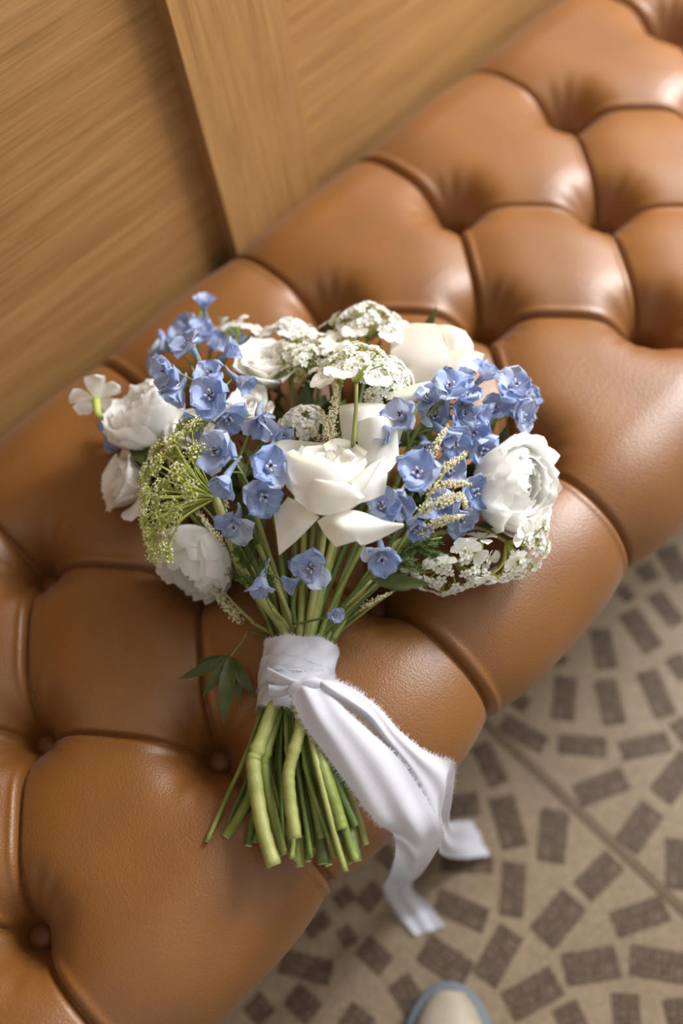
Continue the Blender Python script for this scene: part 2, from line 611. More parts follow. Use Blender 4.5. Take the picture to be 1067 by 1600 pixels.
def shoe():
    toe = at(703, 1534, ZF + 0.02)
    d = DN * np.array([1, 1, 0])
    d /= np.linalg.norm(d)
    ang = math.atan2(d[1], d[0])
    root = thing('shoe', (toe[0], toe[1], ZF), 'cream rounded shoe toe with blue-grey welt standing on the patterned floor', 'shoe')
    Mr = Matrix.Rotation(ang, 4, 'Z')
    L = 0.29

    def outline(t, g=0.0):
        w = 0.056 * math.sqrt(max(0, 1 - (1 - min(t / 0.32, 1)) ** 2)) * (1 - 0.22 * sstep(np.array((t - .35) / .3)) + 0.08 * sstep(np.array((t - .65) / .3)))
        if t > 0.86:
            w *= math.sqrt(max(0, 1 - ((t - 0.86) / 0.14) ** 2))
        return float(w) + g
    N = 30
    ts = [(1 - math.cos(math.pi * i / (N - 1))) / 2 for i in range(N)]
    V = []
    for g, z in ((-0.002, 0.0), (0.001, 0.003), (0.001, 0.018), (-0.002, 0.020)):
        for sg in (1, -1):
            seq = ts if sg == 1 else ts[::-1]
            V += [(t * (L + 2 * g) - g, sg * max(outline(t, g), 0.0005), z) for t in seq]
    nv = 2 * N
    F = grid_faces(4, nv, True) + [tuple(range(nv))[::-1], tuple(range(3 * nv, 4 * nv))]
    link('sole', mesh('sole', V, F, [m_plain('shoe_welt', lin(104, 112, 118), 0.6, 0.3, 0, 0.1, 200)]), root, Mr)
    V = []
    K = 15
    top = lambda t: 0.018 + 0.034 * min(1, t / 0.22) ** 0.5 + 0.045 * float(sstep(np.array((t - .25) / .45))) * math.sqrt(max(0.0, 1 - (max(0.0, t - .8) / .2) ** 2))
    for t in ts:
        tt = 0.035 + t * 0.93
        for k in range(K):
            a = math.pi * k / (K - 1)
            w = max(outline(tt) - 0.010, 0.0005)
            V.append((tt * L, w * math.cos(a), 0.018 + (top(tt) - 0.018) * math.sin(a) ** 0.75))
    link('upper', mesh('upper', V, grid_faces(N, K), [m_plain('shoe_leather', lin(160, 148, 128), 0.5, 0.35, 0, 0.06, 80)]), root, Mr)
    V, F = [], []
    for k in range(5):
        x = 0.115 + k * 0.016
        P = [(x + .004 * math.sin(j), (j / 4 - 1) * 0.020, top(x / L) + 0.001 - 0.0035 * ((j / 4 - 1) ** 2)) for j in range(9)]
        v, f = tube(P, 0.0028, 6, True, len(V))
        V += v
        F += f
    link('laces', mesh('laces', V, F, [m_plain('lace', lin(206, 198, 184), 0.8, 0.1)]), root, Mr)
    V, F = tube([(L * .72 + .045 * math.cos(a), .026 * math.sin(a), top(.75) + .004 + .006 * math.cos(a)) for a in np.linspace(0, 2 * math.pi, 28)], 0.004, 6, False)
    link('collar', mesh('collar', V, F, [m_plain('shoe_collar', lin(126, 134, 140), 0.7, 0.2)]), root, Mr)


shoe()
# ------------------------------------------------------------------ bouquet: stems through the binding
# lower ends of the stems, traced from the binding down to the cut: (radius, shade, points px, py, z)
BOT = [
    (.0036, 1, [(404, 1122, .060), (384, 1180, .054), (350, 1255, .050), (323, 1315, .052)]),
    (.0022, 2, [(408, 1124, .052), (386, 1215, .046), (366, 1262, .044), (350, 1302, .046)]),
    (.0052, 1, [(412, 1122, .056), (396, 1225, .046), (376, 1272, .044), (352, 1308, .046)]),
    (.0070, 0, [(424, 1112, .084), (402, 1172, .080), (396, 1192, .079), (402, 1245, .074), (412, 1300, .070), (428, 1352, .066)]),
    (.0040, 2, [(418, 1118, .064), (424, 1180, .056), (418, 1240, .052), (398, 1316, .050)]),
    (.0050, 1, [(428, 1118, .074), (420, 1185, .066), (434, 1250, .060), (462, 1345, .056)]),
    (.0030, 1, [(430, 1118, .062), (422, 1200, .054), (424, 1270, .050), (424, 1322, .050)]),
    (.0062, 2, [(440, 1118, .078), (438, 1190, .070), (440, 1255, .064), (444, 1325, .058)]),
    (.0058, 0, [(476, 1140, .092), (460, 1170, .088), (452, 1200, .084), (451, 1226, .082), (455, 1265, .078), (462, 1310, .074)]),
    (.0055, 0, [(452, 1118, .066), (456, 1200, .060), (464, 1280, .056), (468, 1354, .054)]),
    (.0030, 1, [(446, 1118, .084), (449, 1170, .077), (452, 1200, .072), (458, 1300, .064), (455, 1342, .062)]),
    (.0064, 2, [(456, 1118, .080), (464, 1190, .074), (474, 1260, .068), (486, 1340, .062)]),
    (.0052, 2, [(466, 1120, .070), (482, 1200, .062), (496, 1275, .056), (505, 1350, .052)]),
    (.0060, 1, [(462, 1122, .088), (478, 1200, .078), (500, 1270, .070), (524, 1340, .064)]),
    (.0058, 2, [(476, 1130, .078), (492, 1200, .070), (506, 1265, .062), (520, 1322, .058)]),
    (.0028, 0, [(480, 1142, .092), (494, 1190, .086), (507, 1243, .080), (524, 1310, .070), (540, 1362, .064)]),
    (.0055, 1, [(490, 1150, .088), (504, 1198, .082), (516, 1236, .078), (528, 1270, .073), (535, 1296, .070)]),
    (.0026, 1, [(482, 1140, .062), (510, 1220, .056), (530, 1290, .052), (546, 1350, .050)]),
    (.0056, 2, [(490, 1150, .070), (520, 1210, .064), (540, 1275, .058), (556, 1346, .054)]),
    (.0040, 1, [(472, 1126, .056), (490, 1220, .050), (500, 1300, .048), (514, 1352, .048)]),
    (.0040, 2, [(448, 1120, .056), (450, 1220, .050), (440, 1290, .048), (432, 1330, .048)]),
    (.0034, 1, [(460, 1120, .056), (470, 1220, .050), (478, 1300, .046), (482, 1346, .046)]),
    (.0040, 2, [(436, 1120, .056), (410, 1220, .048), (396, 1280, .046), (388, 1322, .046)]),
    (.0034, 1, [(484, 1136, .074), (506, 1220, .066), (520, 1290, .060), (530, 1340, .056)]),
]
WRAP_MID = at(462, 1064, .062)
HAX = at(470, 1012, .062) - at(452, 1118, .062)
HAX /= np.linalg.norm(HAX)
HLAT = RT - HAX * np.dot(RT, HAX)
HLAT /= np.linalg.norm(HLAT)
HUP = np.cross(HLAT, HAX)
HUP *= np.sign(HUP[2])
RBAND = 0.0295
free_bot = sorted(range(len(BOT)), key=lambda i: BOT[i][2][-1][0])
STEM_REQ = []      # flowers ask here for a stem; all are dealt out together, left to right
STEM_USED = {}


def stem_mesh(path, r, shade, name='stem', knob=True):
    P = crom(path, 6)
    n = len(P)
    rad = np.full(n, r)
    if knob:
        k = int(n * 0.13)
        rad[max(k - 1, 0)] *= 1.18
        rad[k] *= 1.22
    rad *= 1 + 0.05 * np.sin(np.arange(n) * 1.7)
    V, F = tube(P, rad, 9, True)
    mi = [0] * len(F)
    mi[-2] = 1
    return mesh(name, V, F, [M_STEM[shade], M_CUT], True, None, mi)


def want_stem(root, head, via, r=None, shade=None, thin_to=None):
    """head: where the stem meets the flower; via: extra points on the way (from head down), may be empty"""
    STEM_REQ.append((root, np.asarray(head), [np.asarray(v) for v in via], r, shade, thin_to))


def deal_stems():
    reqs = sorted(STEM_REQ, key=lambda q: float(np.dot(q[1] - WRAP_MID, HLAT)))
    m = len(reqs)
    hz = np.array([float(np.dot(q[1] - WRAP_MID, HUP)) for q in reqs])
    rank = hz.argsort().argsort() / max(m - 1, 1)
    for i, (root, head, via, r, shade, thin) in enumerate(reqs):
        bi = free_bot[min(int((i + 0.5) * len(free_bot) / m), len(free_bot) - 1)]
        dup = bi in STEM_USED
        STEM_USED[bi] = STEM_USED.get(bi, 0) + 1
        br, bs, pts = BOT[bi]
        br *= 0.84
        B = [at(*p) for p in pts][::-1]
        u = (i + 0.5) / m * 2 - 1
        if dup:
            sh = HLAT * .004 * STEM_USED[bi] - HUP * 0.006
            B = [b + sh * (1.5 - k / len(B)) for k, b in enumerate(B)]
            B[0] = B[0] * .55 + B[1] * .45
            br, bs = br * .7, (bs + 1) % 3
        half = math.sqrt(max(0.05, 1 - u * u)) * (RBAND - .008)
        w = (rank[i] * 2 - 1) * half
        lat = u * (RBAND - .006)
        mid = WRAP_MID + HLAT * lat + HUP * w
        top = WRAP_MID + HAX * 0.034 + HLAT * lat * 1.02 + HUP * w
        low = WRAP_MID - HAX * 0.016 + HLAT * lat * .95 + HUP * w
        hd = [np.asarray(v) for v in via][::-1]
        first = hd[0] if hd else head
        d = first - top
        d1 = top + HAX * np.dot(d, HAX) * 0.42 + (d - HAX * np.dot(d, HAX)) * 0.34
        path = B[:-1] + [B[-1] * .75 + low * .25, low, mid, top, d1] + hd + [head]
        path = np.array(path) - np.array(root.location)
        rr = r if r else br
        P = crom(path, 6)
        n = len(P)
        rad = np.full(n, rr)
        if thin is not None:
            tt = np.linspace(0, 1, n)
            rad = np.where(tt > .6, rr + (thin - rr) * sstep((tt - .6) / .35), rr)
        # leaf joints along the lower stem
        for kk in (int(6 * (len(B) - 2.0)), ):
            if 0 < kk < n - 2:
                rad[kk] *= 1.22
        rad = rad * (1 + 0.04 * np.sin(np.arange(n) * 1.9 + i))
        V, F = tube(P, rad, 9, True)
        mi = [0] * len(F)
        mi[-2] = 1
        link('stem', mesh('stem', V, F, [M_STEM[bs if shade is None else shade], M_CUT], True, None, mi), root)


# ------------------------------------------------------------------ petals
def petal(name, L, W, th, wrap, mats, tip=0.0, edge=0.0, ruf=0.0, rufn=3, wide=.62, r0=.0015, nu=9, nv=9, seed=0, base=.25, notch=0.0, frill=0.0):
    """one petal: starts at the axis (local z), th = lean from the axis at base, middle, tip (degrees)"""
    rs = np.random.default_rng(seed)
    ph = rs.uniform(0, 6.28, 4)
    ts = np.linspace(0, 1, nu)
    ths = np.radians(np.interp(ts, np.linspace(0, 1, len(th)), th))
    r, z, V, UV = r0, 0.0, [], []
    for i, t in enumerate(ts):
        if i:
            d = L / (nu - 1)
            a = (ths[i] + ths[i - 1]) / 2
            r += math.sin(a) * d
            z += math.cos(a) * d
        g = (base + (1 - base) * math.sin(min(t / wide, 1) * math.pi / 2))
        g *= math.sqrt(max(0.0, 1 - max(0, (t - wide) / (1.0 - wide)) ** 2.4)) if t < 1 else 0.0
        w = max(W * g, W * 0.05)
        a = ths[i]
        for j in range(nv):
            s = j / (nv - 1) * 2 - 1
            fi = s * w / wrap
            lat, off = wrap * math.sin(fi), wrap * (1 - math.cos(fi))
            off -= edge * max(0, abs(s) - .45) ** 1.6 * t ** 1.2
            k = t * t * (0.35 + 0.65 * abs(s))
            off += ruf * k * (math.sin(rufn * s * 2.2 + ph[0] + 2 * t) + .5 * math.sin(rufn * s * 5 + ph[1]))
            tz = t + tip * (1 - s * s) ** 3 * max(0, t - .7) - notch * (1 - abs(s)) ** 2 * max(0, t - .8) + ruf * 3 * t * t * math.sin(7 * s + ph[2]) + frill * t ** 5 * (math.sin(9 * s + ph[2]) + .6 * math.sin(17 * s + ph[3]))
            dz = (tz - t) * L
            V.append((r - off * math.cos(a) + dz * math.sin(a), lat, z + off * math.sin(a) + dz * math.cos(a)))
            UV.append((j / (nv - 1), t))
    return mesh(name, V, grid_faces(nu, nv), mats, True, UV)


def patch(rows, mats, n=5, name='petal', origin=(0, 0, 0)):
    """smooth sheet through rows of (px, py, z) points seen in the photograph, each at its own height"""
    G = [[at(*p) for p in r] for r in rows]
    A = [crom(r, n) for r in G]
    A = np.array(A)
    Bv = np.array([crom(A[:, j], n) for j in range(A.shape[1])])       # across, along
    Bv = np.transpose(Bv, (1, 0, 2)) - np.asarray(origin)
    nu, nv = Bv.shape[:2]
    UV = [(j / (nv - 1), i / (nu - 1)) for i in range(nu) for j in range(nv)]
    return mesh(name, Bv.reshape(-1, 3), grid_faces(nu, nv), mats, True, UV)


ROSE, RANM = [], []
for st in range(5):
    ROSE.append([])
    for k in range(3):
        a, kw = (((.034, .011, (14, 6, -22), .0085), dict(r0=.0012, wide=.6, edge=.002)),
                 ((.039, .017, (24, 12, 0), .014), dict(r0=.002, wide=.62, edge=.005)),
                 ((.042, .022, (34, 18, 24 + 12 * k), .019), dict(r0=.003, wide=.64, edge=.008, ruf=.0006)),
                 ((.044, .025, (44, 28, 52 + 14 * k), .024), dict(r0=.004, wide=.66, edge=.011, tip=.3, ruf=.0008)),
                 ((.045, .026, (60, 50, 100 + 18 * k), .030), dict(r0=.004, wide=.66, edge=.014, tip=.5, ruf=.0008)))[st]
        ROSE[-1].append(petal('petal', *a, [M_ROSE], seed=st * 7 + k, nu=10, nv=9, **kw))
LAYERS = ((.0105, 4, 8, .02), (.0150, 6, 16, .03), (.0190, 7, 26, .05), (.0228, 8, 36, .07), (.0262, 9, 46, .09), (.0290, 9, 56, .12), (.0312, 9, 70, .17))


def ball_petal(R, tip, flare, width, seed):
    """petal of a globe-shaped bloom: follows a sphere of radius R from under the flower up to its scalloped edge"""
    rs = np.random.default_rng(seed)
    ph = rs.uniform(0, 6.28, 4)
    nu, nv = 9, 13
    V, UV = [], []
    for i in range(nu):
        t = i / (nu - 1)
        for j in range(nv):
            q = j / (nv - 1) * 2 - 1
            end = tip + 24 * abs(q) ** 2.6 + 4 * math.sin(5 * q + ph[0]) + 2.5 * math.sin(11 * q + ph[1])
            th = math.radians(172 + (end - 172) * t)
            dphi = width * q * min(1, .30 + 1.0 * t)
            rr = R * (1 + flare * t ** 4 + .022 * t * t * math.sin(6 * q + ph[2]) + .05 * t ** 5 * math.sin(9 * q + ph[3]) + .05 * q * t)
            V.append((rr * math.sin(th) * math.cos(dphi), rr * math.sin(th) * math.sin(dphi), rr * math.cos(th) + R * .95))
            UV.append((j / (nv - 1), t))
    return mesh('petal', V, grid_faces(nu, nv), [M_RAN], True, UV)


RANM = [[ball_petal(R, tip, fl, 2.35 / math.sqrt(n) * .95, 100 + 11 * k + i) for k in range(3)] for i, (R, n, tip, fl) in enumerate(LAYERS)]
SEPAL_G = petal('sepal', .020, .0035, (95, 120, 140), .02, [M_LEAF], tip=1.5, nu=5, nv=5)


def rose(px, py, z, axis, scale, label, stages=((0, 3), (1, 4), (2, 5), (3, 5), (4, 5)), spin=0.0, via=(), stem=True, lib=None, name='rose', cat='flower', group='white roses in the tied bouquet', sepals=True):
    P = at(px, py, z)
    root = thing(name, P, label, cat, group)
    k = 0
    Fm = rel(root, frame(P, axis, spin, scale))
    for st, n in stages:
        for i in range(n):
            ang = k * 2.39996 if lib is None else k * 2.39996
            if n >= 4 and lib is None:
                ang = i * 2 * math.pi / n + st * 0.6 + random.uniform(-.12, .12)
            me = random.choice((lib or ROSE)[st])
            s = random.uniform(.93, 1.07)
            M = Fm @ Matrix.Rotation(ang, 4, 'Z') @ Matrix.Rotation(math.radians(random.uniform(-4, 4)), 4, 'Y') @ Matrix.Scale(s, 4)
            link('petal', me, root, M)
            k += 1
    if sepals:
        for i in range(5):
            link('sepal', SEPAL_G, root, Fm @ Matrix.Rotation(i * 1.2566, 4, 'Z'))
    if stem:
        A = np.asarray(axis)
        want_stem(root, P - A * .002, [P - A * .03] + list(via), None, None, .0028)
    return root


def ranunculus(px, py, z, axis, scale, label, spin=0.0):
    P = at(px, py, z)
    root = thing('ranunculus', P, label, 'flower', 'white ranunculus in the tied bouquet')
    Fm = rel(root, frame(P, axis, spin, scale))
    for st, (R, n, tip, fl) in enumerate(LAYERS):
        dz = (LAYERS[-1][0] - R) * .55
        for i in range(n):
            a = i * 2 * math.pi / n + st * .7 + random.uniform(-.15, .15)
            M = Fm @ Matrix.Translation((0, 0, dz)) @ Matrix.Rotation(a, 4, 'Z') @ Matrix.Rotation(math.radians(random.uniform(-3, 5)), 4, 'Y') @ Matrix.Scale(random.uniform(.95, 1.06), 4)
            link('petal', random.choice(RANM[st]), root, M)
    A = np.asarray(axis)
    want_stem(root, P + A * .002, [P - A * .028], None, None, .0028)
    return root


# front rose: spiral centre plus its own big folded petals
c1 = (508, 772, .150)
r1 = rose(*c1, ax(0.02, .86, .50), 0.98, 'large open white rose with pointed folded outer petals at the front of the bouquet', ((0, 3), (1, 4), (2, 5), (3, 4)), spin=.3)
O1 = r1.location
FRONT = [
    [[(450, 776, .170), (474, 790, .184), (499, 808, .184)], [(441, 787, .170), (462, 812, .185), (482, 826, .181)], [(428, 800, .160), (440, 834, .170), (462, 846, .172)], [(432, 832, .158), (434, 852, .160), (436, 868, .158)]],
    [[(495, 814, .182), (508, 836, .180), (525, 855, .172)], [(517, 802, .188), (528, 826, .190), (541, 850, .176)], [(542, 797, .188), (546, 822, .190), (557, 846, .178)], [(566, 800, .186), (574, 824, .184), (566, 852, .172)],
     [(600, 813, .180), (601, 824, .178), (592, 843, .170)], [(630, 818, .176), (631, 821, .176), (629, 824, .174)]],
    [[(470, 752, .190), (506, 761, .203), (546, 767, .203), (562, 783, .193)], [(464, 745, .190), (504, 751, .205), (546, 757, .205), (570, 777, .194)], [(470, 747, .194), (506, 754, .210), (545, 761, .210), (563, 780, .197)],
     [(464, 764, .188), (500, 778, .204), (538, 780, .204), (563, 783, .194)], [(460, 780, .178), (497, 804, .190), (541, 798, .190), (562, 787, .182)]],
    [[(420, 695, .176), (455, 707, .196), (515, 722, .206), (574, 722, .194)], [(424, 704, .176), (457, 718, .199), (515, 734, .209), (568, 734, .198)], [(434, 726, .178), (464, 744, .198), (515, 756, .205), (562, 754, .198)],
     [(448, 762, .172), (474, 788, .186), (506, 800, .188), (556, 786, .182)]],
    [[(546, 752, .203), (573, 730, .204), (601, 713, .196)], [(549, 755, .206), (577, 732, .207), (602, 715, .197)], [(558, 770, .200), (576, 750, .200), (594, 724, .190)], [(562, 783, .188), (568, 772, .186), (572, 762, .182)]],
    [[(570, 738, .190), (590, 720, .188), (606, 718, .184)], [(568, 760, .190), (586, 748, .190), (605, 744, .184)], [(560, 787, .182), (580, 781, .182), (601, 772, .178)]],
    [[(420, 694, .172), (444, 687, .166), (474, 689, .164), (505, 692, .166)], [(428, 708, .168), (450, 706, .160), (476, 706, .158), (505, 708, .160)], [(445, 730, .152), (460, 735, .148), (480, 738, .146), (500, 735, .148)]],
    [[(505, 694, .176), (523, 685, .168), (548, 689, .168), (574, 706, .178)], [(510, 708, .174), (528, 702, .166), (548, 706, .166), (568, 718, .176)], [(515, 730, .156), (530, 728, .152), (545, 730, .152), (560, 738, .158)]],
]
for q in FRONT:
    link('petal', patch(q, [M_ROSE], 6, origin=O1), r1)

c3 = (580, 700, .128)
r3 = rose(*c3, ax(0.0, .93, .36), .72, 'white rose standing behind the front rose with a thin green stem crossing before it', ((0, 3), (1, 4), (2, 4)), spin=.5)
for q in [[[(530, 634, .150), (555, 630, .160), (590, 630, .160), (624, 637, .150)], [(530, 650, .160), (556, 646, .172), (590, 646, .172), (620, 652, .160)], [(535, 690, .158), (560, 690, .168), (590, 690, .168), (612, 690, .156)]],
          [[(566, 655, .170), (582, 651, .180), (600, 650, .180), (614, 653, .172)], [(560, 664, .172), (580, 660, .182), (602, 660, .182), (620, 668, .172)], [(558, 730, .160), (580, 740, .164), (606, 738, .162), (624, 716, .158)]],
          [[(606, 640, .160), (620, 636, .160), (632, 642, .152)], [(604, 665, .166), (618, 664, .166), (630, 668, .156)], [(602, 700, .160), (612, 700, .160), (622, 698, .152)]]]:
    link('petal', patch(q, [M_ROSE], 6, origin=r3.location), r3)

c2 = (668, 590, .100)
r2 = rose(*c2, ax(.25, .72, .62), .74, 'big white rose with broad smooth petals at the upper right of the bouquet', ((0, 3), (1, 4), (2, 3)), spin=1.2)
for q in [[[(616, 511, .122), (645, 505, .128), (681, 506, .134)], [(611, 536, .128), (650, 528, .136), (694, 532, .146)], [(612, 570, .130), (652, 566, .144), (701, 566, .154)], [(632, 598, .128), (660, 602, .138), (694, 600, .146)]],
          [[(676, 508, .118), (702, 508, .122), (727, 517, .122)], [(694, 528, .134), (716, 529, .140), (740, 543, .134)], [(698, 562, .138), (712, 568, .138), (728, 576, .130)], [(690, 596, .132), (702, 600, .132), (716, 604, .126)]],
          [[(703, 549, .142), (728, 545, .146), (757, 553, .144)], [(698, 574, .142), (720, 572, .146), (744, 582, .142)], [(690, 602, .138), (706, 606, .140), (724, 610, .136)]],
          [[(603, 626, .158), (612, 615, .160), (640, 602, .162)], [(616, 624, .164), (640, 614, .168), (668, 596, .166)], [(634, 629, .162), (662, 618, .168), (694, 594, .164)], [(660, 624, .150), (684, 614, .154), (704, 596, .152)]]]:
    link('petal', patch(q, [M_ROSE], 6, origin=r2.location), r2)

rose(416, 606, .104, ax(.05, .72, .69), 1.0, 'round white rose bud-like bloom behind the blue delphinium at the upper left', ((0, 3), (1, 4), (2, 5), (3, 4)), spin=.2)
rose(398, 655, .112, ax(-.1, .5, .86), .72, 'small white rose half hidden under the blue florets left of centre', ((0, 3), (1, 4), (2, 5), (3, 3)), spin=.8)
rose(232, 762, .072, ax(-.74, .25, .45), .98, 'white rose with angular petals at the far left edge of the bouquet', ((0, 3), (1, 4), (2, 4), (3, 5), (4, 3)), spin=.4)
rose(306, 690, .100, ax(-.1, .45, .85), .72, 'small white rose tucked between the left ranunculus and the blue spray', ((1, 4), (2, 5), (3, 4)), spin=.1)

ranunculus(262, 686, .086, ax(-.55, .70, .46), 1.10, 'large ruffled white ranunculus at the left side beneath the blue spray')
ranunculus(752, 758, .088, ax(.74, -.06, .58), 1.20, 'large ruffled white ranunculus at the right edge of the bouquet', spin=.6)
ranunculus(330, 840, .066, ax(-.48, -.72, .48), 1.05, 'ruffled white ranunculus low on the left just above the leather')

# ------------------------------------------------------------------ delphinium
SEP_OPEN = [petal('sepal', .0185, .0112, (38 + 8 * k, 66, 80 - 26 * k), .013, [M_BLUE], ruf=.0032, rufn=2.6, wide=.56, r0=.0016, nu=8, nv=8, seed=200 + k, tip=.10, base=.24) for k in range(4)]
SEP_BELL = [petal('sepal', .0195, .0098, (34, 24 + 7 * k, 36 + 14 * k), .010, [M_BLUE], ruf=.0014, rufn=2, wide=.58, r0=.0018, nu=8, nv=8, seed=220 + k, tip=.15, base=.26) for k in range(4)]


def spur_mesh(k):
    P = [(0, 0, .004), (0, 0, 0), (.001, 0, -.006), (.0025 + .001 * k, .0005, -.013), (.006 + .0015 * k, .001, -.019)]
    b = MB()
    V, F = tube(crom(P, 4), [.0036, .0036, .0028, .0018, .0008], 8, True)
    uv = [(0.5, 1 - i / len(V)) for i in range(len(V))]
    b.add(V, F, 0, uv)
    return b.mesh('floret', [M_SPUR])


def eye_mesh(k):
    b = MB()
    for i in range(4):
        a = i * 1.57 + k
        r = .0020
        P = [(0.001 * math.cos(a), 0.001 * math.sin(a), .002), (r * math.cos(a), r * math.sin(a), .0065), (r * 1.9 * math.cos(a), r * 1.9 * math.sin(a), .0095)]
        V, F = tube(crom(P, 2), [.0009, .0017, .0007], 6, True)
        b.add(V, F, 0)
    for i in range(5):
        a = random.uniform(0, 6.28)
        r = random.uniform(.0004, .0024)
        V, F = tube([(r * math.cos(a), r * math.sin(a), .004), (r * 1.2 * math.cos(a), r * 1.2 * math.sin(a), .0092)], [.0003, .0006], 5, True)
        b.add(V, F, 1)
    return b.mesh('eye', [M_BEE, M_SPECK])


SPUR = [spur_mesh(k) for k in range(3)]
EYE = [eye_mesh(k) for k in range(3)]


def delphinium(label, stalk, florets, r=.0022, stem=True, group='blue delphinium sprays in the tied bouquet', shade=1):
    S_ = np.array([at(*p) for p in stalk])
    root = thing('delphinium', S_[-1], label, 'flower', group)
    path = crom(S_, 8)
    b = MB()
    o = np.array(root.location)
    b.tube(path - o, [.0011, r], 8)
    for q in florets:
        px, py, z, a, sc = q[:5]
        sc *= .98
        bell = len(q) > 5 and q[5] == 'b'
        P = at(px, py, z)
        A = ax(*a)
        Fm = rel(root, frame(P, A, random.uniform(0, 6.28), sc))
        fl = link('floret', random.choice(SPUR), root, Fm)
        lib = SEP_BELL if bell else SEP_OPEN
        t0 = random.uniform(0, 6.28)
        for i in range(5):
            M = Matrix.Rotation(t0 + i * 1.2566 + random.uniform(-.12, .12), 4, 'Z') @ Matrix.Rotation(math.radians(random.uniform(-16, 12) - (16 if i == 0 else 0)), 4, 'Y') @ Matrix.Scale(random.uniform(.85, 1.1), 4)
            link('sepal', lib[(i + random.randrange(2)) % 4], fl, M)
        link('eye', random.choice(EYE), fl)
        # pedicel from the floret back to the stalk
        back = P - A * .004 * sc
        d = np.linalg.norm(path - back, axis=1)
        j = min(int(d.argmin()) + 5, len(path) - 1)
        Q = path[j]
        mid = (back + Q) / 2 - A * .006 + (path[min(j + 1, len(path) - 1)] - path[max(j - 1, 0)]) * .3
        b.tube(crom([Q - o, mid - o, back - o], 5), [.0011, .0009, .0010], 6)
    link('stalk', b.mesh('stalk', [M_STEM[shade]]), root)
    if stem:
        T = S_[-1] - S_[-2]
        want_stem(root, S_[-1], [], None, None, r)
    return root


delphinium('blue delphinium spray running from the upper left down to the centre of the bouquet', [(296, 566, .165), (312, 600, .168), (336, 650, .165), (362, 696, .155), (388, 770, .120)], [
    (300, 545, .178, (-.5, .55, .5), 1.0), (268, 580, .180, (-.55, -.15, .8), 1.08), (283, 606, .172, (-.35, -.75, .4), 1.0, 'b'), (350, 556, .160, (.75, .45, .3), .85, 'b'),
    (370, 592, .172, (.75, -.5, .3), .82, 'b'), (330, 620, .190, (-.05, .05, 1), 1.22), (352, 648, .170, (.4, -.6, .5), 1.0), (316, 660, .164, (-.6, -.5, .5), 1.0),
    (405, 652, .178, (.3, -.65, .6), 1.12, 'b'), (430, 676, .164, (.75, -.3, .5), .95, 'b'), (330, 590, .174, (.0, .5, .8), .9)])
delphinium('short blue delphinium spray at the back left corner beside the wood panelling', [(318, 470, .086), (312, 500, .086), (308, 540, .086), (318, 590, .088), (340, 650, .09)], [
    (319, 482, .100, (.1, .75, .6), .88, 'b'), (296, 508, .092, (-.5, .3, .7), .8), (312, 520, .102, (.3, .5, .8), .92), (262, 545, .090, (-.8, .3, .5), .98),
    (285, 530, .098, (-.3, .5, .8), .9), (333, 540, .098, (.6, .4, .6), 1.0), (250, 572, .082, (-.8, -.1, .5), .9), (370, 545, .08, (.6, .5, .5), .8)])
delphinium('blue delphinium spray hanging over the green stems left of the front rose', [(352, 690, .178), (372, 730, .172), (388, 762, .160), (392, 800, .142), (402, 850, .118)], [
    (343, 707, .196, (-.35, .1, .9), 1.15), (354, 744, .182, (-.3, -.75, .5), .98, 'b'), (417, 734, .190, (.35, .25, .85), 1.12), (408, 772, .178, (.3, -.3, .85), 1.08), (370, 812, .160, (-.3, -.65, .6), 1.05)], shade=2)
delphinium('low blue delphinium with an open floret in front of the stems under the rose', [(474, 868, .122), (466, 900, .112), (458, 940, .098), (460, 975, .085)], [
    (484, 888, .140, (.15, .05, .95), 1.0), (410, 900, .122, (-.15, -.9, .35), .95, 'b'), (522, 962, .105, (.4, .1, .8), .48), (462, 908, .130, (-.75, -.4, .6), .62, 'b')], shade=2)
delphinium('blue delphinium spray arching up to the right between the two right roses', [(745, 596, .150), (712, 618, .158), (676, 640, .160), (642, 690, .150), (618, 760, .130)], [
    (700, 612, .178, (.1, .55, .85), 1.12), (752, 592, .162, (.55, .65, .5), .85, 'b'), (632, 656, .174, (-.55, .45, .7), 1.02), (608, 690, .168, (-.7, .2, .6), .85, 'b'),
    (672, 628, .164, (-.4, .6, .6), .9), (726, 626, .158, (.3, .6, .7), .85), (648, 712, .152, (-.3, -.6, .6), .85, 'b'), (676, 652, .150, (.1, .1, .9), .95), (706, 690, .146, (.3, -.3, .8), .9), (722, 600, .15, (.2, .8, .4), .85, 'b'), (690, 672, .158, (.4, -.7, .5), .85, 'b'), (740, 640, .158, (.75, -.45, .5), .9, 'b'), (664, 690, .150, (.1, -.7, .6), .9, 'b'), (718, 650, .150, (.5, .2, .7), .85)])
delphinium('clear blue delphinium florets at the outer right above the right ranunculus', [(815, 600, .108), (790, 630, .112), (750, 680, .110), (712, 740, .104), (670, 810, .098)], [
    (798, 608, .132, (.3, .45, .8), 1.12), (806, 648, .118, (.6, -.2, .7), 1.05), (752, 700, .120, (.2, -.4, .85), 1.0), (770, 640, .122, (.1, .2, .9), .9), (738, 672, .126, (.0, -.3, .9), .95), (822, 622, .112, (.8, .2, .5), .8)])
delphinium('blue delphinium with one broad open floret right of the front rose', [(656, 738, .158), (640, 780, .146), (618, 830, .130), (596, 880, .112)], [
    (652, 744, .182, (-.1, .3, .95), 1.12), (594, 796, .160, (.1, .4, .9), .92), (640, 812, .150, (.45, -.65, .6), 1.1, 'b'), (596, 862, .145, (.05, -.7, .7), 1.05), (616, 792, .15, (.3, .2, .9), .9)], shade=2)
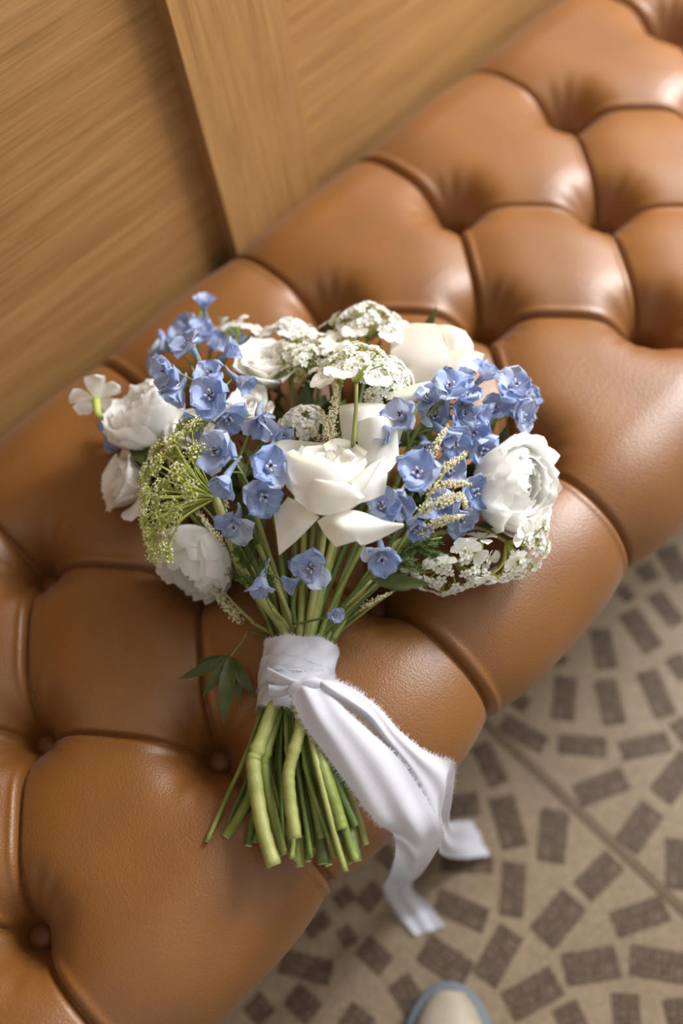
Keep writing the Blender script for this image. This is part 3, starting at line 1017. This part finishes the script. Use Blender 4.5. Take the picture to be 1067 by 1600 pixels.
delphinium('dark blue delphinium florets deep between the cream plumes on the right', [(735, 752, .112), (712, 790, .108), (672, 830, .104), (640, 870, .098)], [
    (736, 768, .122, (.4, -.1, .85), 1.0), (694, 790, .120, (-.1, .1, .95), 1.05), (716, 808, .112, (.2, -.5, .8), .9), (700, 740, .122, (.1, .3, .9), .95)], shade=2)
delphinium('single blue delphinium floret behind the left ranunculus low over the leather', [(188, 668, .058), (215, 700, .062), (260, 760, .068), (320, 830, .072)], [
    (184, 664, .066, (-.75, .2, .55), 1.0), (186, 690, .060, (-.75, -.35, .4), .85, 'b')])

# ------------------------------------------------------------------ white and green umbels


def tiny_floret(b, P, A, s, mi=0, n=5, mc=1):
    Z = A / np.linalg.norm(A)
    X = np.cross(Z, rng.normal(size=3))
    X /= np.linalg.norm(X)
    Y = np.cross(Z, X)
    for k in range(n):
        a = k * 2 * math.pi / n
        e = X * math.cos(a) + Y * math.sin(a)
        g = -X * math.sin(a) + Y * math.cos(a)
        s2 = s * rng.uniform(.8, 1.15)
        V = [P, P + e * s2 * .55 + g * s2 * .34 + Z * s2 * .28, P + e * s2 + g * s2 * .22 + Z * s2 * .18, P + e * s2 * .92 + Z * s2 * .24, P + e * s2 - g * s2 * .22 + Z * s2 * .18,
             P + e * s2 * .55 - g * s2 * .34 + Z * s2 * .28]
        b.add(V, [(0, 1, 2, 3), (0, 3, 4, 5)], mi, [(.5, 0), (0, .5), (.2, 1), (.5, 1), (.8, 1), (1, .5)])
    V = [P + Z * s * .3, P + X * s * .16, P + Y * s * .16, P - X * s * .16, P - Y * s * .16]
    b.add(V, [(0, 1, 2), (0, 2, 3), (0, 3, 4), (0, 4, 1)], mc)


def bead(b, P, r, mi):
    P = np.asarray(P)
    E = np.array([(1, 0, 0), (0, 1, 0), (-1, 0, 0), (0, -1, 0), (0, 0, 1), (0, 0, -1)], float) * r * rng.uniform(.8, 1.2)
    c, s = math.cos(P[0] * 900), math.sin(P[0] * 900)
    Rm = np.array([(c, -s, 0), (s * .6, c * .6, -.8), (s * .8, c * .8, .6)])
    b.add(P + E @ Rm.T, [(0, 1, 4), (1, 2, 4), (2, 3, 4), (3, 0, 4), (1, 0, 5), (2, 1, 5), (3, 2, 5), (0, 3, 5)], mi)


BIG_PETAL = petal('petal', .0125, .0052, (70, 76, 84), .02, [M_WHITE], ruf=.0006, wide=.72, r0=.001, nu=6, nv=7, seed=300, base=.12, notch=.9)


def umbel(label, hub, axis, length, half, nrays, fl=14, fsize=.0026, csize=.0075, kind='white', big=0, stalk=(), group='white lace umbels in the tied bouquet', flat=.12, stem=True, name='lace_flower', bits=True, face=0.85):
    H0 = at(*hub)
    A = ax(*axis)
    root = thing(name, H0, label, 'flower', group)
    o = np.array(root.location)
    X = np.cross(A, RT + .01)
    X /= np.linalg.norm(X)
    Y = np.cross(A, X)
    mats = [M_WHITE, M_LIME] if kind == 'white' else [M_CREAM, M_LIME]
    for i in range(nrays):
        q = math.sqrt((i + .5) / nrays)
        al, fi = half * q, i * 2.39996
        e = X * math.cos(fi) + Y * math.sin(fi)
        d = A * math.cos(al) + e * math.sin(al)
        Ln = length * (1 + flat * (1 / max(math.cos(al), .5) - 1)) * rng.uniform(.9, 1.08)
        tip = H0 + d * Ln
        k = H0 + A * Ln * .45 * math.cos(al * .6) + e * Ln * .55 * math.sin(al * .8)
        V, F = tube(crom([H0, k, tip], 4) - o, [.0008, .0006], 5, True)
        ray = link('ray', mesh('ray', V, F, [M_RAY]), root)
        D = d * face + A * (1 - face)
        D /= np.linalg.norm(D)
        b = MB()
        for j in range(fl):
            rr = math.sqrt((j + .5) / fl)
            aa = j * 2.39996 + i
            u = np.cross(D, X + .1)
            u /= np.linalg.norm(u)
            w = np.cross(D, u)
            off = (u * math.cos(aa) + w * math.sin(aa)) * rr * csize + D * (.0035 - .0025 * rr * rr) * csize / .0075 + rng.normal(size=3) * csize * .06
            p = tip + off
            b.tube(np.array([tip - D * .001, tip + off * .55, p]) - o, [.0004, .0003], 4, 1)
            nD = D * .8 + off / np.linalg.norm(off) * .5
            if kind == 'white':
                tiny_floret(b, p - o, nD, fsize * (0.8 + .45 * rr))
            else:
                bead(b, p - o, fsize * .42, 0 if rng.random() < .45 else 1)
                bead(b, p - o + rng.normal(size=3) * fsize * .55, fsize * .36, 1)
                bead(b, p - o + rng.normal(size=3) * fsize * .55, fsize * .30, 0)
        if bits:
            for j in range(5):
                aa = j * 1.2566
                w = np.cross(D, X)
                e2 = (X * math.cos(aa) + w * math.sin(aa))
                b.tube(np.array([tip, tip + e2 * csize * .5 + D * .001, tip + e2 * csize * .9 - D * .002]) - o, [.0006, .0002], 4, 1)
        link('floret_cluster', b.mesh('floret_cluster', mats), ray, kind='stuff')
        if big and i >= nrays - big:
            for s in (-.7, -.24, .24, .7):
                out = e * math.cos(s) + np.cross(A, e) * math.sin(s)
                Z = D * .9 + A * .2
                Z /= np.linalg.norm(Z)
                Xp = out - Z * np.dot(out, Z)
                Xp /= np.linalg.norm(Xp)
                Yp = np.cross(Z, Xp)
                Pp = tip + out * csize * .62 - o
                M = Matrix(((Xp[0], Yp[0], Z[0], Pp[0]), (Xp[1], Yp[1], Z[1], Pp[1]), (Xp[2], Yp[2], Z[2], Pp[2]), (0, 0, 0, 1)))
                link('petal', BIG_PETAL, ray, M @ Matrix.Rotation(rng.uniform(-.25, .25), 4, 'X') @ Matrix.Scale(rng.uniform(.8, 1.15), 4))
    if stem:
        st = [at(*p) for p in stalk]
        if length > .05:
            want_stem(root, H0, st, .0046, 0, .0040)
        else:
            want_stem(root, H0, st, None, None, .0016)
    return root


umbel('white lace umbel topmost in the bouquet against the tan leather', (574, 530, .108), (.02, .9, .35), .030, 1.30, 15, 5, .0044, .0075, big=8, stalk=[(570, 590, .108)])
umbel('white lace umbel on a bare upright green stem in front of the back rose', (557, 598, .186), (.05, .9, .22), .027, 1.38, 15, 5, .0044, .0074, big=7, stalk=[(556, 640, .184), (552, 690, .172), (548, 740, .140)])
umbel('creamy white umbel left of the bare stemmed lace flower', (474, 676, .140), (.0, .75, .6), .018, 1.1, 7, 6, .0050, .0070, stalk=[(474, 700, .130)])
umbel('pale green and white umbel filling the back centre between the white blooms', (486, 592, .112), (.0, .85, .45), .036, .95, 14, 7, .0036, .0095, stalk=[(486, 640, .105)])
umbel('small flat white umbel standing at the back edge of the bouquet', (452, 530, .100), (-.05, .9, .35), .016, 1.05, 8, 6, .0048, .0060, big=5, stalk=[(455, 580, .096)])
umbel('pale green umbel under the bare stemmed lace flower', (590, 610, .140), (.3, .6, .75), .026, 1.1, 12, 9, .0036, .0085, stalk=[(585, 660, .125)])
umbel('white lace umbel with long petals hanging over the right edge of the bench', (790, 846, .082), (.62, -.62, .10), .030, 1.40, 15, 5, .0046, .0075, big=9, stalk=[(752, 826, .090), (715, 828, .092), (660, 838, .098), (610, 858, .100)])
umbel('white lace umbel low between the plumes and the right hand lace umbel', (702, 866, .074), (.10, -.80, .25), .030, 1.40, 15, 5, .0046, .0075, big=9, stalk=[(668, 858, .080), (630, 872, .084)])
umbel('green budded umbel fanning its rays to the left of the thick pale stem', (337, 778, .142), (-.86, .22, .18), .058, 1.22, 34, 22, .0028, .0100, kind='green', stalk=[(345, 800, .138), (383, 900, .112)], name='green_umbel', flat=.15, face=.6)

umbel('pale lime budded umbel behind the bare stemmed lace flower', (530, 582, .112), (.05, .8, .6), .026, 1.2, 20, 14, .0030, .0090, kind='green', stalk=[(528, 630, .10)], name='green_umbel', group='lime umbels at the back of the bouquet')
umbel('pale lime budded umbel between the back left white rose and the lace flowers', (452, 590, .108), (.0, .75, .66), .022, 1.2, 16, 14, .0030, .0085, kind='green', stalk=[(456, 640, .10)], name='green_umbel', group='lime umbels at the back of the bouquet')

# ------------------------------------------------------------------ cream plumes (astilbe)


def plume(label, stalk, arms, r=.0011, dens=1.0, group='cream feathery plumes in the tied bouquet', stem=True):
    root = thing('feathery_plume', at(*stalk[-1]), label, 'flower', group)
    o = np.array(root.location)
    sp = crom([at(*p) for p in stalk], 6)
    b = MB()
    b.tube(sp - o, [.0006, .0016], 6)
    for pts, w in arms:
        P = crom([at(*p) for p in pts], 8)
        b.tube(P - o, [.0007, .0004], 5)
        Ln = np.linalg.norm(np.diff(P, axis=0), axis=1).sum()
        N = int(Ln * 6200 * dens * (w / .005))
        c = MB()
        for k in range(N):
            t = rng.random()
            p = P[int(t * (len(P) - 1))] + (P[min(int(t * (len(P) - 1)) + 1, len(P) - 1)] - P[int(t * (len(P) - 1))]) * rng.random()
            rad = w * (1 - .75 * t ** 1.6) * rng.random() ** .5
            v = rng.normal(size=3)
            v /= np.linalg.norm(v)
            bead(c, p + v * rad - o, .0009 * rng.uniform(.7, 1.3), 1 if (t > .93 and rng.random() < .6) or rng.random() < .05 else 0)
        link('plume', c.mesh('plume', [M_CREAM, M_LIME]), root, kind='stuff')
    link('stalk', b.mesh('stalk', [M_STEM[0]]), root)
    if stem:
        want_stem(root, at(*stalk[-1]), [], .0022, None, .0016)


plume('cream feathery plume with several side arms right of the broad blue floret', [(726, 704, .150), (690, 745, .148), (655, 800, .140), (620, 860, .120)], [
    ([(664, 752, .165), (694, 732, .176), (730, 708, .172)], .0062), ([(650, 802, .168), (690, 784, .178), (718, 776, .176), (728, 794, .168)], .0066),
    ([(666, 768, .168), (700, 756, .174), (734, 756, .168)], .0062), ([(656, 832, .150), (690, 814, .160), (724, 806, .156)], .0060), ([(668, 722, .168), (684, 692, .174), (700, 664, .170)], .0050),
    ([(632, 790, .15), (628, 768, .154), (640, 752, .15)], .003)])
plume('cream feathery plume crossing the dark stems below the green umbel', [(290, 768, .125), (325, 800, .122), (355, 840, .115), (390, 900, .10)], [
    ([(345, 848, .128), (310, 800, .136), (284, 766, .134)], .0036), ([(350, 850, .126), (330, 826, .134), (318, 812, .134)], .0040), ([(352, 800, .128), (352, 780, .132), (350, 764, .132)], .0032)])
plume('drooping cream plume at the lower left over the dark leather', [(330, 900, .062), (350, 925, .064), (372, 950, .066), (398, 975, .066)], [
    ([(372, 966, .060), (345, 936, .062), (318, 900, .064)], .0060), ([(376, 972, .056), (362, 955, .056), (352, 948, .054)], .0042), ([(330, 920, .06), (316, 905, .06), (300, 880, .062)], .004)])
plume('short cream plume between white roses in the bouquet centre', [(524, 612, .150), (520, 650, .145), (516, 690, .130)], [
    ([(514, 686, .168), (520, 645, .176), (526, 602, .172)], .0066), ([(500, 690, .152), (488, 672, .160), (476, 664, .160)], .0055), ([(530, 690, .15), (510, 668, .16), (502, 640, .16)], .0060), ([(456, 690, .14), (448, 680, .148), (436, 676, .148)], .0042)])
plume('small cream plume pointing down right beside the toothed green leaf', [(612, 928, .070), (585, 940, .072), (560, 955, .074)], [([(566, 948, .074), (588, 936, .078), (612, 926, .076)], .0038), ([(640, 884, .085), (650, 895, .082), (640, 905, .08)], .004)])

# ------------------------------------------------------------------ small white tubular flowers
PHLOX = [petal('petal', .0150, .0062, (66, 84, 108 + 14 * k), .02, [M_WHITE], ruf=.0009, wide=.76, r0=.0012, nu=8, nv=7, seed=320 + k, base=.14) for k in range(3)]


def phlox(label, heads, stalk_end, stem=True):
    root = thing('tubular_flower', at(*stalk_end), label, 'flower', 'small white tubular flowers in the tied bouquet')
    o = np.array(root.location)
    for px, py, z, a, sc, path in heads:
        P, A = at(px, py, z), ax(*a)
        pts = [P - A * .001, P - A * .012 * sc] + [at(*p) for p in path]
        V, F = tube(crom(pts, 6) - o, [.0026 * sc, .0022 * sc, .0019, .0016, .0014], 8, True)
        tb = link('tube', mesh('tube', V, F, [M_RAY]), root)
        Fm = rel(root, frame(P, A, 0.3, sc))
        for i in range(5):
            link('petal', PHLOX[i % 3], root, Fm @ Matrix.Rotation(i * 1.2566 + random.uniform(-.1, .1), 4, 'Z') @ Matrix.Rotation(random.uniform(-.22, .22), 4, 'Y'))
    if stem:
        want_stem(root, at(*stalk_end), [], .0020, None, .0014)


phlox('single white five-petalled flower reaching out on a curved tube at the far left', [(150, 624, .118, (-.2, .72, -.5), 1.6, [(158, 648, .108), (172, 664, .102), (195, 672, .096)])], (240, 720, .080))
phlox('cluster of small white tubular flowers at the back left of the bouquet', [(366, 506, .104, (-.3, .85, .4), 1.0, [(368, 535, .098), (380, 560, .094)]), (398, 516, .100, (.4, .8, .4), .95, [(396, 540, .096), (386, 560, .094)]),
     (344, 512, .096, (-.6, .6, .5), .8, [(362, 540, .094), (380, 560, .094)])], (395, 610, .090))
phlox('two small white petals showing above the lace flower stem near the centre', [(524, 545, .150, (-.2, .8, .5), .95, [(530, 570, .142), (534, 600, .132)])], (535, 640, .125))
phlox('little white flower facing up among the right lace umbels', [(752, 842, .098, (.0, .9, .2), .85, [(748, 862, .094), (735, 872, .09)]), (742, 864, .096, (-.2, -.3, .9), .7, [(728, 868, .088)])], (690, 872, .084))

# ------------------------------------------------------------------ leaves


def leaf_blade(base, tip, width, droop=.0, teeth=5, cup=.25, nrm=None, n=15):
    base, tip = np.asarray(base), np.asarray(tip)
    d = tip - base
    L = np.linalg.norm(d)
    d = d / L
    nz = TW if nrm is None else nrm
    s = np.cross(d, nz)
    s /= np.linalg.norm(s)
    up = np.cross(s, d)
    V, UV = [], []
    for i in range(n):
        t = i / (n - 1)
        w = width * math.sin(math.pi * t ** .8) ** .9 * (1 + .16 * (((t * teeth) % 1) - .5)) if 0 < i < n - 1 else 0.0002
        c = base + d * L * t + up * (math.sin(math.pi * t) * L * .08 - droop * t * t)
        for k in (-1, -.5, 0, .5, 1):
            back = 0.10 * L / teeth * abs(k) * (1 if (t * teeth) % 1 > .5 else 0)
            V.append(c + s * w * k + up * (abs(k) * w * cup) - d * back)
            UV.append((k * .5 + .5, t))
    return V, grid_faces(n, 5), UV


mp = thing('maple_like_leaf', at(388, 985, .060), 'dark green lobed leaf lying on the tan leather left of the white binding', 'leaf', None)
o = np.array(mp.location)
hub = at(360, 1026, .066)
for tx, ty, tz, w in ((279, 1061, .060, .0050), (317, 1088, .056, .0052), (349, 1131, .054, .0068), (377, 1100, .054, .0050), (400, 1090, .056, .0055), (306, 1034, .064, .0035)):
    V, F, UV = leaf_blade(hub, at(tx, ty, tz), w)
    link('leaflet', mesh('leaflet', np.array(V) - o, F, [M_LEAF], True, UV), mp)
V, F = tube(crom([at(388, 985, .060), at(376, 1005, .066), hub], 6) - o, .0008, 6)
link('petiole', mesh('petiole', V, F, [M_STEM[1]]), mp)
want_stem(mp, at(388, 985, .060), [], .0016, None, .0009)

lf = thing('toothed_leaf', at(578, 905, .105), 'bright green toothed leaf pointing right below the front rose', 'leaf', None)
o = np.array(lf.location)
for a_, b_, w in (((582, 906, .104), (672, 912, .092), .0062), ((590, 908, .1), (640, 896, .098), .004), ((590, 910, .1), (642, 922, .088), .0035)):
    V, F, UV = leaf_blade(at(*a_), at(*b_), w, teeth=4)
    link('leaflet', mesh('leaflet', np.array(V) - o, F, [M_LEAF], True, UV), lf)
want_stem(lf, at(580, 907, .104), [], .0020, None, .0012)

# feathery green sprigs
for label, st, tips in (('feathery green sprig beside the toothed leaf at the right of the stems', [(690, 840, .118), (650, 850, .118), (612, 878, .110), (590, 910, .100)], [(662, 830), (686, 845), (680, 870), (660, 890), (640, 840), (645, 880), (675, 858), (632, 862)]),
                        ('feathery green sprig lying over the stems at the left below the blue florets', [(372, 850, .128), (390, 880, .122), (410, 920, .110), (424, 950, .10)], [(355, 852), (372, 870), (392, 850), (410, 880), (380, 905), (425, 900), (360, 895)])):
    root = thing('feathery_sprig', at(*st[-1]), label, 'leaf', None)
    o = np.array(root.location)
    sp = crom([at(*p) for p in st], 8)
    V, F = tube(sp - o, [.0007, .0014], 6)
    link('stalk', mesh('stalk', V, F, [M_STEM[1]]), root)
    b = MB()
    for k, (tx, ty) in enumerate(tips):
        E = at(tx, ty, st[1][2] + rng.uniform(-.006, .008))
        B0 = sp[int(np.linalg.norm(sp - E, axis=1).argmin() + 6) % len(sp)]
        P = crom([B0, (B0 + E) / 2 + TW * .004, E], 6)
        b.tube(P - o, [.0006, .0003], 4)
        for j in range(2, len(P)):
            for sg in (-1, 1):
                dv = P[j] - P[j - 1]
                dv /= np.linalg.norm(dv)
                sd = np.cross(dv, TW) * sg
                q = P[j] + (sd * .7 + dv * .7 + TW * rng.uniform(-.3, .4)) * rng.uniform(.004, .009)
                b.tube(np.array([P[j], (P[j] + q) / 2 + TW * .0006, q]) - o, [.0004, .0002], 4)
                for m in (.4, .75):
                    q0 = P[j] + (q - P[j]) * m
                    b.tube(np.array([q0, q0 + (dv * .8 + sd * rng.uniform(-.5, .5)) * .0032]) - o, [.00032, .0002], 4)
    link('frond', b.mesh('frond', [M_DILL]), root, kind='stuff')
    want_stem(root, at(*st[-1]), [], .0018, None, .0014)

# leafy greenery filling the inside of the head: parts of foliage stems
LEAFM = []
for k in range(3):
    V, F, UV = leaf_blade((0, 0, 0), (0, 0, .034 + .006 * k), .0075 + .001 * k, teeth=4, nrm=np.array([1, 0.1, 0]), n=11)
    LEAFM.append(mesh('leaf', V, F, [M_LEAF], True, UV))
for gi, (label, ctr, spread) in enumerate((('leafy green filler stem in the middle of the bouquet below the white blooms', (500, 700, .110), (120, 70)),
                                           ('leafy green filler stem on the left inside of the bouquet', (330, 740, .098), (90, 90)), ('leafy green filler stem on the right inside of the bouquet', (680, 760, .096), (90, 70)),
                                           ('leafy green filler stem at the back inside of the bouquet', (500, 580, .090), (150, 50)))):
    P0 = at(*ctr)
    root = thing('leafy_stem', P0, label, 'leaf', None)
    o = np.array(root.location)
    for k in range(34):
        p = at(ctr[0] + random.uniform(-1, 1) * spread[0], ctr[1] + random.uniform(-1, 1) * spread[1], ctr[2] + random.uniform(-.02, .008))
        d = (p - at(455, 980, .07))
        d = d / np.linalg.norm(d) + rng.normal(size=3) * .45
        link('leaf', LEAFM[k % 3], root, Matrix.Translation(tuple(p - o)) @ frame((0, 0, 0), d, random.uniform(0, 6.28)))
    want_stem(root, P0, [], .0034, None, .0022)

deal_stems()

# ------------------------------------------------------------------ ribbon
rib = thing('ribbon', WRAP_MID, 'frayed white silk ribbon wound round the stems with two long tails', 'ribbon', None)
OR = np.array(rib.location)


def fray(edge_pts, out_dirs, n, ln=.0032):
    b = MB()
    P = np.asarray(edge_pts)
    D = np.asarray(out_dirs)
    for k in range(n):
        t = rng.random() * (len(P) - 1)
        i = int(t)
        j = min(i + 1, len(P) - 1)
        p = P[i] + (P[j] - P[i]) * (t - i)
        d = D[i] / (np.linalg.norm(D[i]) + 1e-9)
        al = P[j] - P[i]
        al = al / (np.linalg.norm(al) + 1e-9)
        q = p + (d + al * rng.uniform(-.7, .7) + rng.normal(size=3) * .3) * ln * rng.uniform(.35, 1.15)
        w = al * .00022
        b.add([p - w - d * .0004, p + w - d * .0004, q], [(0, 1, 2)])
    return b.mesh('frayed_edge', [M_RIBBON], False)


# band: three turns round the stems, slightly uneven
def band(z0, z1, rad0, rad1, ph):
    n, m = 64, 14
    V = []
    for i in range(m):
        t = i / (m - 1)
        for k in range(n):
            a = 2 * math.pi * k / n
            r = rad0 + (rad1 - rad0) * t
            r += .0007 * math.sin(3 * a + ph + 4 * t) * math.sin(math.pi * t) + .0005 * math.sin(9 * a + 2 * ph + 9 * t) + .0008 * (abs(2 * t - 1) ** 8)
            zz = z0 + (z1 - z0) * t + .0016 * math.sin(a * 2 + ph) + .0007 * math.sin(7 * a + ph)
            V.append(HAX * zz + HLAT * r * math.cos(a) + HUP * r * .93 * math.sin(a))
    return np.array(V), grid_faces(m, n, True), n, m


for z0, z1, ra, rb, ph in ((.000, .0290, .0300, .0318, .4), (-.030, .004, .0278, .0306, 1.9), (-.014, .010, .0296, .0316, 3.3)):
    V, F, n, m = band(z0, z1, ra, rb, ph)
    bd = link('band', mesh('band', V, F, [M_RIBBON]), rib)
    e1 = np.vstack([V[-n:], V[-n:-n + 1]])
    e0 = np.vstack([V[:n], V[:1]])
    link('frayed_edge', fray(e1, [HAX] * (n + 1), 420, .0026), bd, kind='stuff')
    link('frayed_edge', fray(e0, [-HAX] * (n + 1), 420, .0026), bd, kind='stuff')


def strip(name, rows, n=8, wav=.0012, folds=2, fr=(500, 500), seed=1):
    """rows: (left px, py, z, right px, py, z, sag of the middle)"""
    rs = np.random.default_rng(seed)
    Lp = crom([at(*r[0:3]) for r in rows], n)
    Rp = crom([at(*r[3:6]) for r in rows], n)
    sg = crom([(r[6], 0, 0) for r in rows], n)[:, 0]
    m = 15
    V = []
    ph = rs.uniform(0, 6)
    for i in range(len(Lp)):
        ac = Rp[i] - Lp[i]
        al = (Lp[min(i + 1, len(Lp) - 1)] + Rp[min(i + 1, len(Lp) - 1)]) - (Lp[max(i - 1, 0)] + Rp[max(i - 1, 0)])
        nn = np.cross(ac, al)
        nn /= np.linalg.norm(nn) + 1e-9
        if np.dot(nn, TW) < 0:
            nn = -nn
        for j in range(m):
            s = j / (m - 1)
            off = sg[i] * math.sin(math.pi * s) + wav * math.sin(folds * 2 * math.pi * s + ph + i * .16) * min(1, i / 8)
            V.append(Lp[i] + ac * s + nn * off - OR)
    V = np.array(V)
    k = len(Lp)
    o = link(name, mesh(name, V, grid_faces(k, m), [M_RIBBON]), rib)
    G = V.reshape(k, m, 3)
    link('frayed_edge', fray(G[:, 0], G[:, 0] - G[:, 2], fr[0], .0036), o, kind='stuff')
    link('frayed_edge', fray(G[:, -1], G[:, -1] - G[:, -3], fr[1], .0036), o, kind='stuff')
    return o


strip('tail', [(452, 1074, .098, 474, 1062, .100, .004), (456, 1092, .100, 506, 1072, .103, .007), (476, 1134, .096, 540, 1110, .098, .008), (508, 1178, .088, 575, 1140, .088, .007), (548, 1232, .076, 618, 1180, .078, .006), (588, 1284, .062, 652, 1226, .066, .006),
               (613, 1300, .040, 690, 1290, .045, .010), (618, 1330, -.030, 688, 1318, -.020, .012), (610, 1368, -.190, 668, 1348, -.180, .010), (600, 1392, -.350, 643, 1386, -.350, .003), (622, 1428, -.428, 668, 1412, -.428, .002), (650, 1462, -.437, 694, 1448, -.437, .0)], fr=(800, 700), seed=3)
strip('tail', [(492, 1072, .098, 496, 1060, .098, .003), (500, 1088, .100, 520, 1062, .104, .006), (524, 1097, .094, 552, 1076, .098, .008), (568, 1124, .084, 590, 1104, .088, .008), (600, 1166, .074, 622, 1140, .078, .007), (636, 1212, .062, 662, 1172, .066, .005),
               (664, 1258, .050, 700, 1190, .054, .002), (682, 1288, .030, 708, 1202, .046, -.002), (686, 1310, -.020, 704, 1255, -.010, -.004), (690, 1334, -.200, 702, 1284, -.200, .004), (716, 1341, -.38, 718, 1283, -.38, .003), (764, 1337, -.437, 740, 1284, -.437, .0)], fr=(700, 800), seed=5)


def knot():
    b = MB()
    def tw(path, w, ph):
        P = crom([at(*p) for p in path], 8)
        m = 12
        V = []
        for i in range(len(P)):
            T = P[min(i + 1, len(P) - 1)] - P[max(i - 1, 0)]
            T /= np.linalg.norm(T)
            X = np.cross(T, TW)
            X /= np.linalg.norm(X)
            t = i / (len(P) - 1)
            ww = w * (0.6 + .4 * abs(2 * t - 1))
            for k in range(m):
                a = 2 * math.pi * k / m
                r = ww * (1 + .22 * math.sin(3 * a + ph + t * 4))
                V.append(P[i] + X * r * math.cos(a) + TW * r * .55 * math.sin(a) - OR)
        b.add(V, grid_faces(len(P), m, True))
    tw([(417, 1052, .088), (438, 1060, .095), (462, 1068, .100), (486, 1070, .101), (505, 1066, .101)], .0052, 0)
    tw([(420, 1078, .088), (440, 1080, .094), (462, 1076, .102), (484, 1066, .104), (500, 1072, .102)], .0050, 2)
    tw([(456, 1086, .100), (464, 1074, .106), (482, 1068, .108), (500, 1070, .105)], .0054, 4)
    return b.mesh('knot', [M_RIBBON])


link('knot', knot(), rib)
